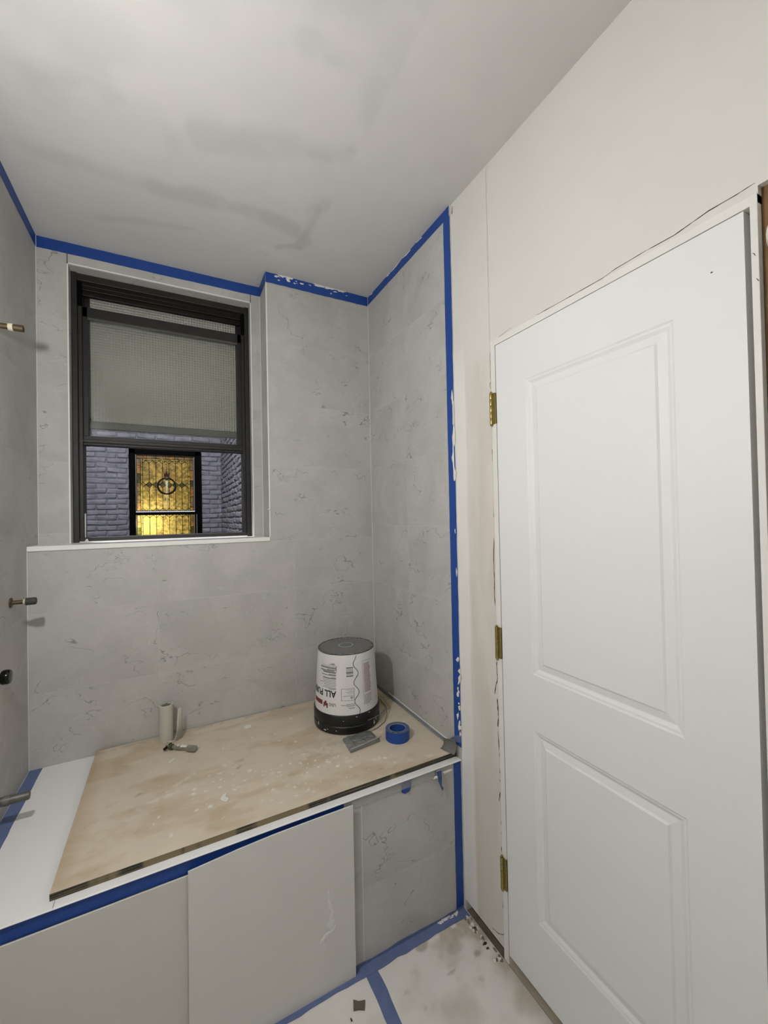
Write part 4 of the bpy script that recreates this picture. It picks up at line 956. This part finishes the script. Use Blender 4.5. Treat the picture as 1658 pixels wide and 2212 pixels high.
for k in range(nv - 1):
    fs.append((k, k + 1, q + k + 1, q + k)); a = (nu - 1) * nv + k; fs.append((a, q + a, q + a + 1, a + 1))
for i in range(nu - 1):
    a = i * nv; fs.append((a, q + a, q + a + nv, a + nv)); a = i * nv + nv - 1; fs.append((a, a + nv, q + a + nv, q + a))
pm.add(vs, fs)
pk = ob('foil_packet', pm, FOIL, label='crumpled grey foil packet lying on the plywood in front of the bucket', cat='packet')
ob('seal_edge', MB().tube([pc[3] + Vector((0, -.002, BZ + .016)), pc[2] + Vector((.006, -.002, BZ + .022))], .0026, 6), M('bright_foil', (.42, .42, .41), .3, metal=.5), pk)

# standing paper roll with loose end
QX, QY, QR, QT = -.9886, -.0548, .0271, .1475
pr = empty('paper_roll', (QX, QY, BZ), 'narrow white paper roll standing upright against the tiled wall', 'paper roll')
ob('roll', MB().lathe([(QR - .0008, 0), (QR, .001), (QR, QT - .001), (QR - .0015, QT), (QR - .005, QT), (QR - .006, QT - .012), (.0005, QT - .013)], (QX, QY, BZ), 32), PAPER, pr, smooth=True)
cr = MB(); cr.blob((QX, QY, BZ + QT - .010), (1, 0, 0), (0, 1, 0), (0, 0, 1), .019, .019, .010, 14, .4); ob('torn_core', cr, M('grey_fluff', (.13, .125, .115), .9, var=.4, vscale=90), pr)
fv = []; nn = 16
for i in range(nn):
    t = i / (nn - 1); a = math.radians(-80 + 72 * t); r = QR + .004 + .028 * t ** 1.3
    x, y = QX + r * math.cos(a), QY + r * math.sin(a)
    fv += [(x, y, BZ + .0006), (x, y, BZ + (.010 + .126 * float(sst(.55, .72, np.float64(t))) - .010 * t))]
fmv = MB(); fmv.add(fv, [(2 * i, 2 * i + 2, 2 * i + 3, 2 * i + 1) for i in range(nn - 1)])
o = ob('loose_end', fmv, PAPER, pr, smooth=True); m = o.modifiers.new('solid', 'SOLIDIFY'); m.thickness = .0012

# old valve stem lying in front of the roll
va = Vector((-.990, -.1333, 0)); vb = Vector((-.884, -.2117, 0)); ax = (vb - va).normalized(); vl = (vb - va).length
vs_ = empty('old_faucet', ((va.x + vb.x) / 2, (va.y + vb.y) / 2, BZ), 'old chrome faucet valve stem dabbed with plaster lying on the plywood', 'valve stem')
c0 = va + Vector((0, 0, BZ + .0125))
ob('stem', MB().lathe([(.004, 0), (.006, .002), (.006, .045), (.0085, .046), (.0085, .070), (.0065, .072), (.0065, vl * .72)], c0, 16, ax), CHROME, vs_, smooth=True)
ob('handle', MB().lathe([(.006, vl * .70), (.0122, vl * .72), (.0122, vl * .97), (.008, vl)], c0, 8, ax), CHROME, vs_)
hd = MB(); pd = Vector((-ax.y, ax.x, 0)); hd.tube([c0 + ax * .008 - pd * .020, c0 + ax * .008 + pd * .020], .005, 10); ob('cross_arm', hd, BLACKM, vs_, smooth=True)
ob('nut', MB().lathe([(.0115, .018), (.0115, .030)], c0, 6, ax), M('green_brass', (.10, .12, .07), .35, metal=.7), vs_)
for t_k, r_k in ((.055, .009), (.068, .008), (.082, .010), (.092, .009)): ob('plaster_dab', MB().blob(c0 + ax * t_k + Vector((0, 0, .005)), (1, 0, 0), (0, 1, 0), (0, 0, 1), r_k, r_k * .8, .005, 9, .45), PLASTER, vs_)

# wooden stick behind the bucket
stk = MB(); a = Vector((-.0450, -.105, BZ + .006)); b = Vector((-.0640, -.268, BZ + .006)); d = (b - a).normalized()
stk.obox((a + b) / 2, d, Vector((-d.y, d.x, 0)), Vector((0, 0, 1)), (b - a).length / 2, .009, .005)
ob('wood_stick', stk, M('pale_stick', (.42, .36, .20), .7, var=.15, vscale=30), label='short pale wood stick on the plywood between the bucket and the right wall', cat='stick', bevel=.001)
stk = MB(); a = Vector((-.115, -.43, BZ + .002)); b = Vector((-.062, -.415, BZ + .002)); d = (b - a).normalized(); stk.obox((a + b) / 2, d, Vector((-d.y, d.x, 0)), Vector((0, 0, 1)), (b - a).length / 2, .0022, .0018)
ob('plaster_sliver', stk, PLASTER, label='thin white plaster sliver on the plywood behind the tape roll', cat='plaster chip')

# plaster chips on the plywood
def chip(x, y, a, b, h, label, grp=None):
    return ob('plaster_chip', MB().blob((x, y, BZ + .0002), (math.cos(x * 40), math.sin(x * 40), 0), (-math.sin(x * 40), math.cos(x * 40), 0), (0, 0, 1), a, b, h, 10, .3), PLASTER, label=label, cat='plaster chip', group=grp)
ob('plaster_disc', MB().lathe([(.0155, .0002), (.016, .001), (.014, .0022), (.001, .0024)], (-.6753, -.1115, BZ), 20), PLASTER, label='round white plaster drip on the plywood near the back wall', cat='plaster drip')
cm = MB(); cm.prism([(-.012, -.020), (.002, -.016), (.006, .002), (.024, .012), (.010, .016), (-.010, .010), (-.014, -.004)], (-.8172, -.551, BZ + .0004), (.75, .66, 0), (-.66, .75, 0), (0, 0, 1), .0022)
ob('plaster_chip', cm, PLASTER, label='curved white plaster flake in the middle of the plywood', cat='plaster chip')
cm = MB(); cm.prism([(-.004, -.014), (.004, -.010), (.005, .012), (-.002, .014)], (-.9705, -.2347, BZ + .0004), (.8, -.6, 0), (.6, .8, 0), (0, 0, 1), .0025)
ob('plaster_chip', cm, PLASTER, label='small white plaster flake in front of the valve stem', cat='plaster chip')
for k in range(34):
    x, y = (random.gauss(-.58, .17), random.gauss(-.55, .07)) if k < 26 else (random.uniform(-1.08, -.2), random.uniform(-.6, -.2))
    if y < -.69 or (x > -.44 and y > -.56): continue
    chip(x, y, random.uniform(.002, .0055), random.uniform(.0015, .004), random.uniform(.001, .003), 'tiny white plaster crumb scattered on the plywood', 'plaster crumbs on the plywood')

# ------------------------------------------------------------------ plumbing stubs on the left wall
def stub(name, y, z, prof, label, mat, parts=()):
    o = empty(name, (-L, y, z), label, 'pipe stub')
    ob('pipe', MB().lathe(prof, (-L + .0005, y, z), 18, (1, 0, 0)), mat, o, smooth=True)
    for nm, pf, mt in parts: ob(nm, MB().lathe(pf, (-L + .0005, y, z), 18, (1, 0, 0)), mt, o, smooth=True)
    return o
stub('shower_pipe', -.365, 2.0795, [(.0085, 0), (.0085, .062), (.0105, .064), (.0105, .086), (.008, .087)], 'short rusty shower pipe stub high on the left wall', RUST,
     [('pale_band', [(.0100, .050), (.0112, .052), (.0112, .061), (.0100, .062)], M('pale_brass_band', (.62, .58, .42), .4))])
stub('valve_stub', -.1803, 1.2145, [(.007, 0), (.007, .040), (.0055, .041)], 'rusty valve stub with dark ridged end on the left wall below the sill', RUST,
     [('flange', [(.017, 0), (.017, .003), (.009, .005)], RUST), ('pale_band', [(.009, .034), (.0095, .036), (.009, .042)], M('pale_brass_band2', (.62, .56, .40), .4)), ('ridged_end', [(.0115, .040), (.0125, .043), (.0125, .064), (.011, .068)], M('dark_ridged', (.05, .048, .042), .6, bump=.4, bscale=300))])
stub('shower_valve', -.300, 1.003, [(.010, 0), (.010, .012)], 'black and chrome valve knob on the left wall, cut by the photo edge', RUST,
     [('knob', [(.020, .010), (.0225, .014), (.0225, .026), (.020, .0315), (.006, .033)], M('black_chrome', (.03, .03, .03), .12, metal=.9))])
stub('spout_pipe', -.365, .6545, [(.0125, 0), (.0125, .086), (.0115, .0905)], 'thick grey spout pipe stub low on the left wall above the tub deck', M('grey_galvanised', (.13, .13, .115), .45, metal=.5, var=.4, vscale=50, bump=.3),
     [('collar', [(.0140, .030), (.0140, .045)], M('grey_collar', (.18, .18, .165), .5, metal=.4))])

# ------------------------------------------------------------------ bits on the floor
cm = MB(); cm.prism([(-.020, -.004), (-.010, .022), (.004, .010), (.022, .004), (.010, -.018), (-.006, -.008)], (-.474, -.822, .0012), (1, 0, 0), (0, 1, 0), (0, 0, 1), .003)
ob('dark_scrap', cm, M('dark_scrap', (.12, .105, .08), .8), label='dark torn scrap lying on the floor paper in front of the card panel', cat='scrap')
ob('dark_crumb', MB().blob((-.508, -.842, .0008), (1, 0, 0), (0, 1, 0), (0, 0, 1), .003, .005, .003), GAP, label='tiny dark crumb on the floor beside the torn scrap', cat='crumb')
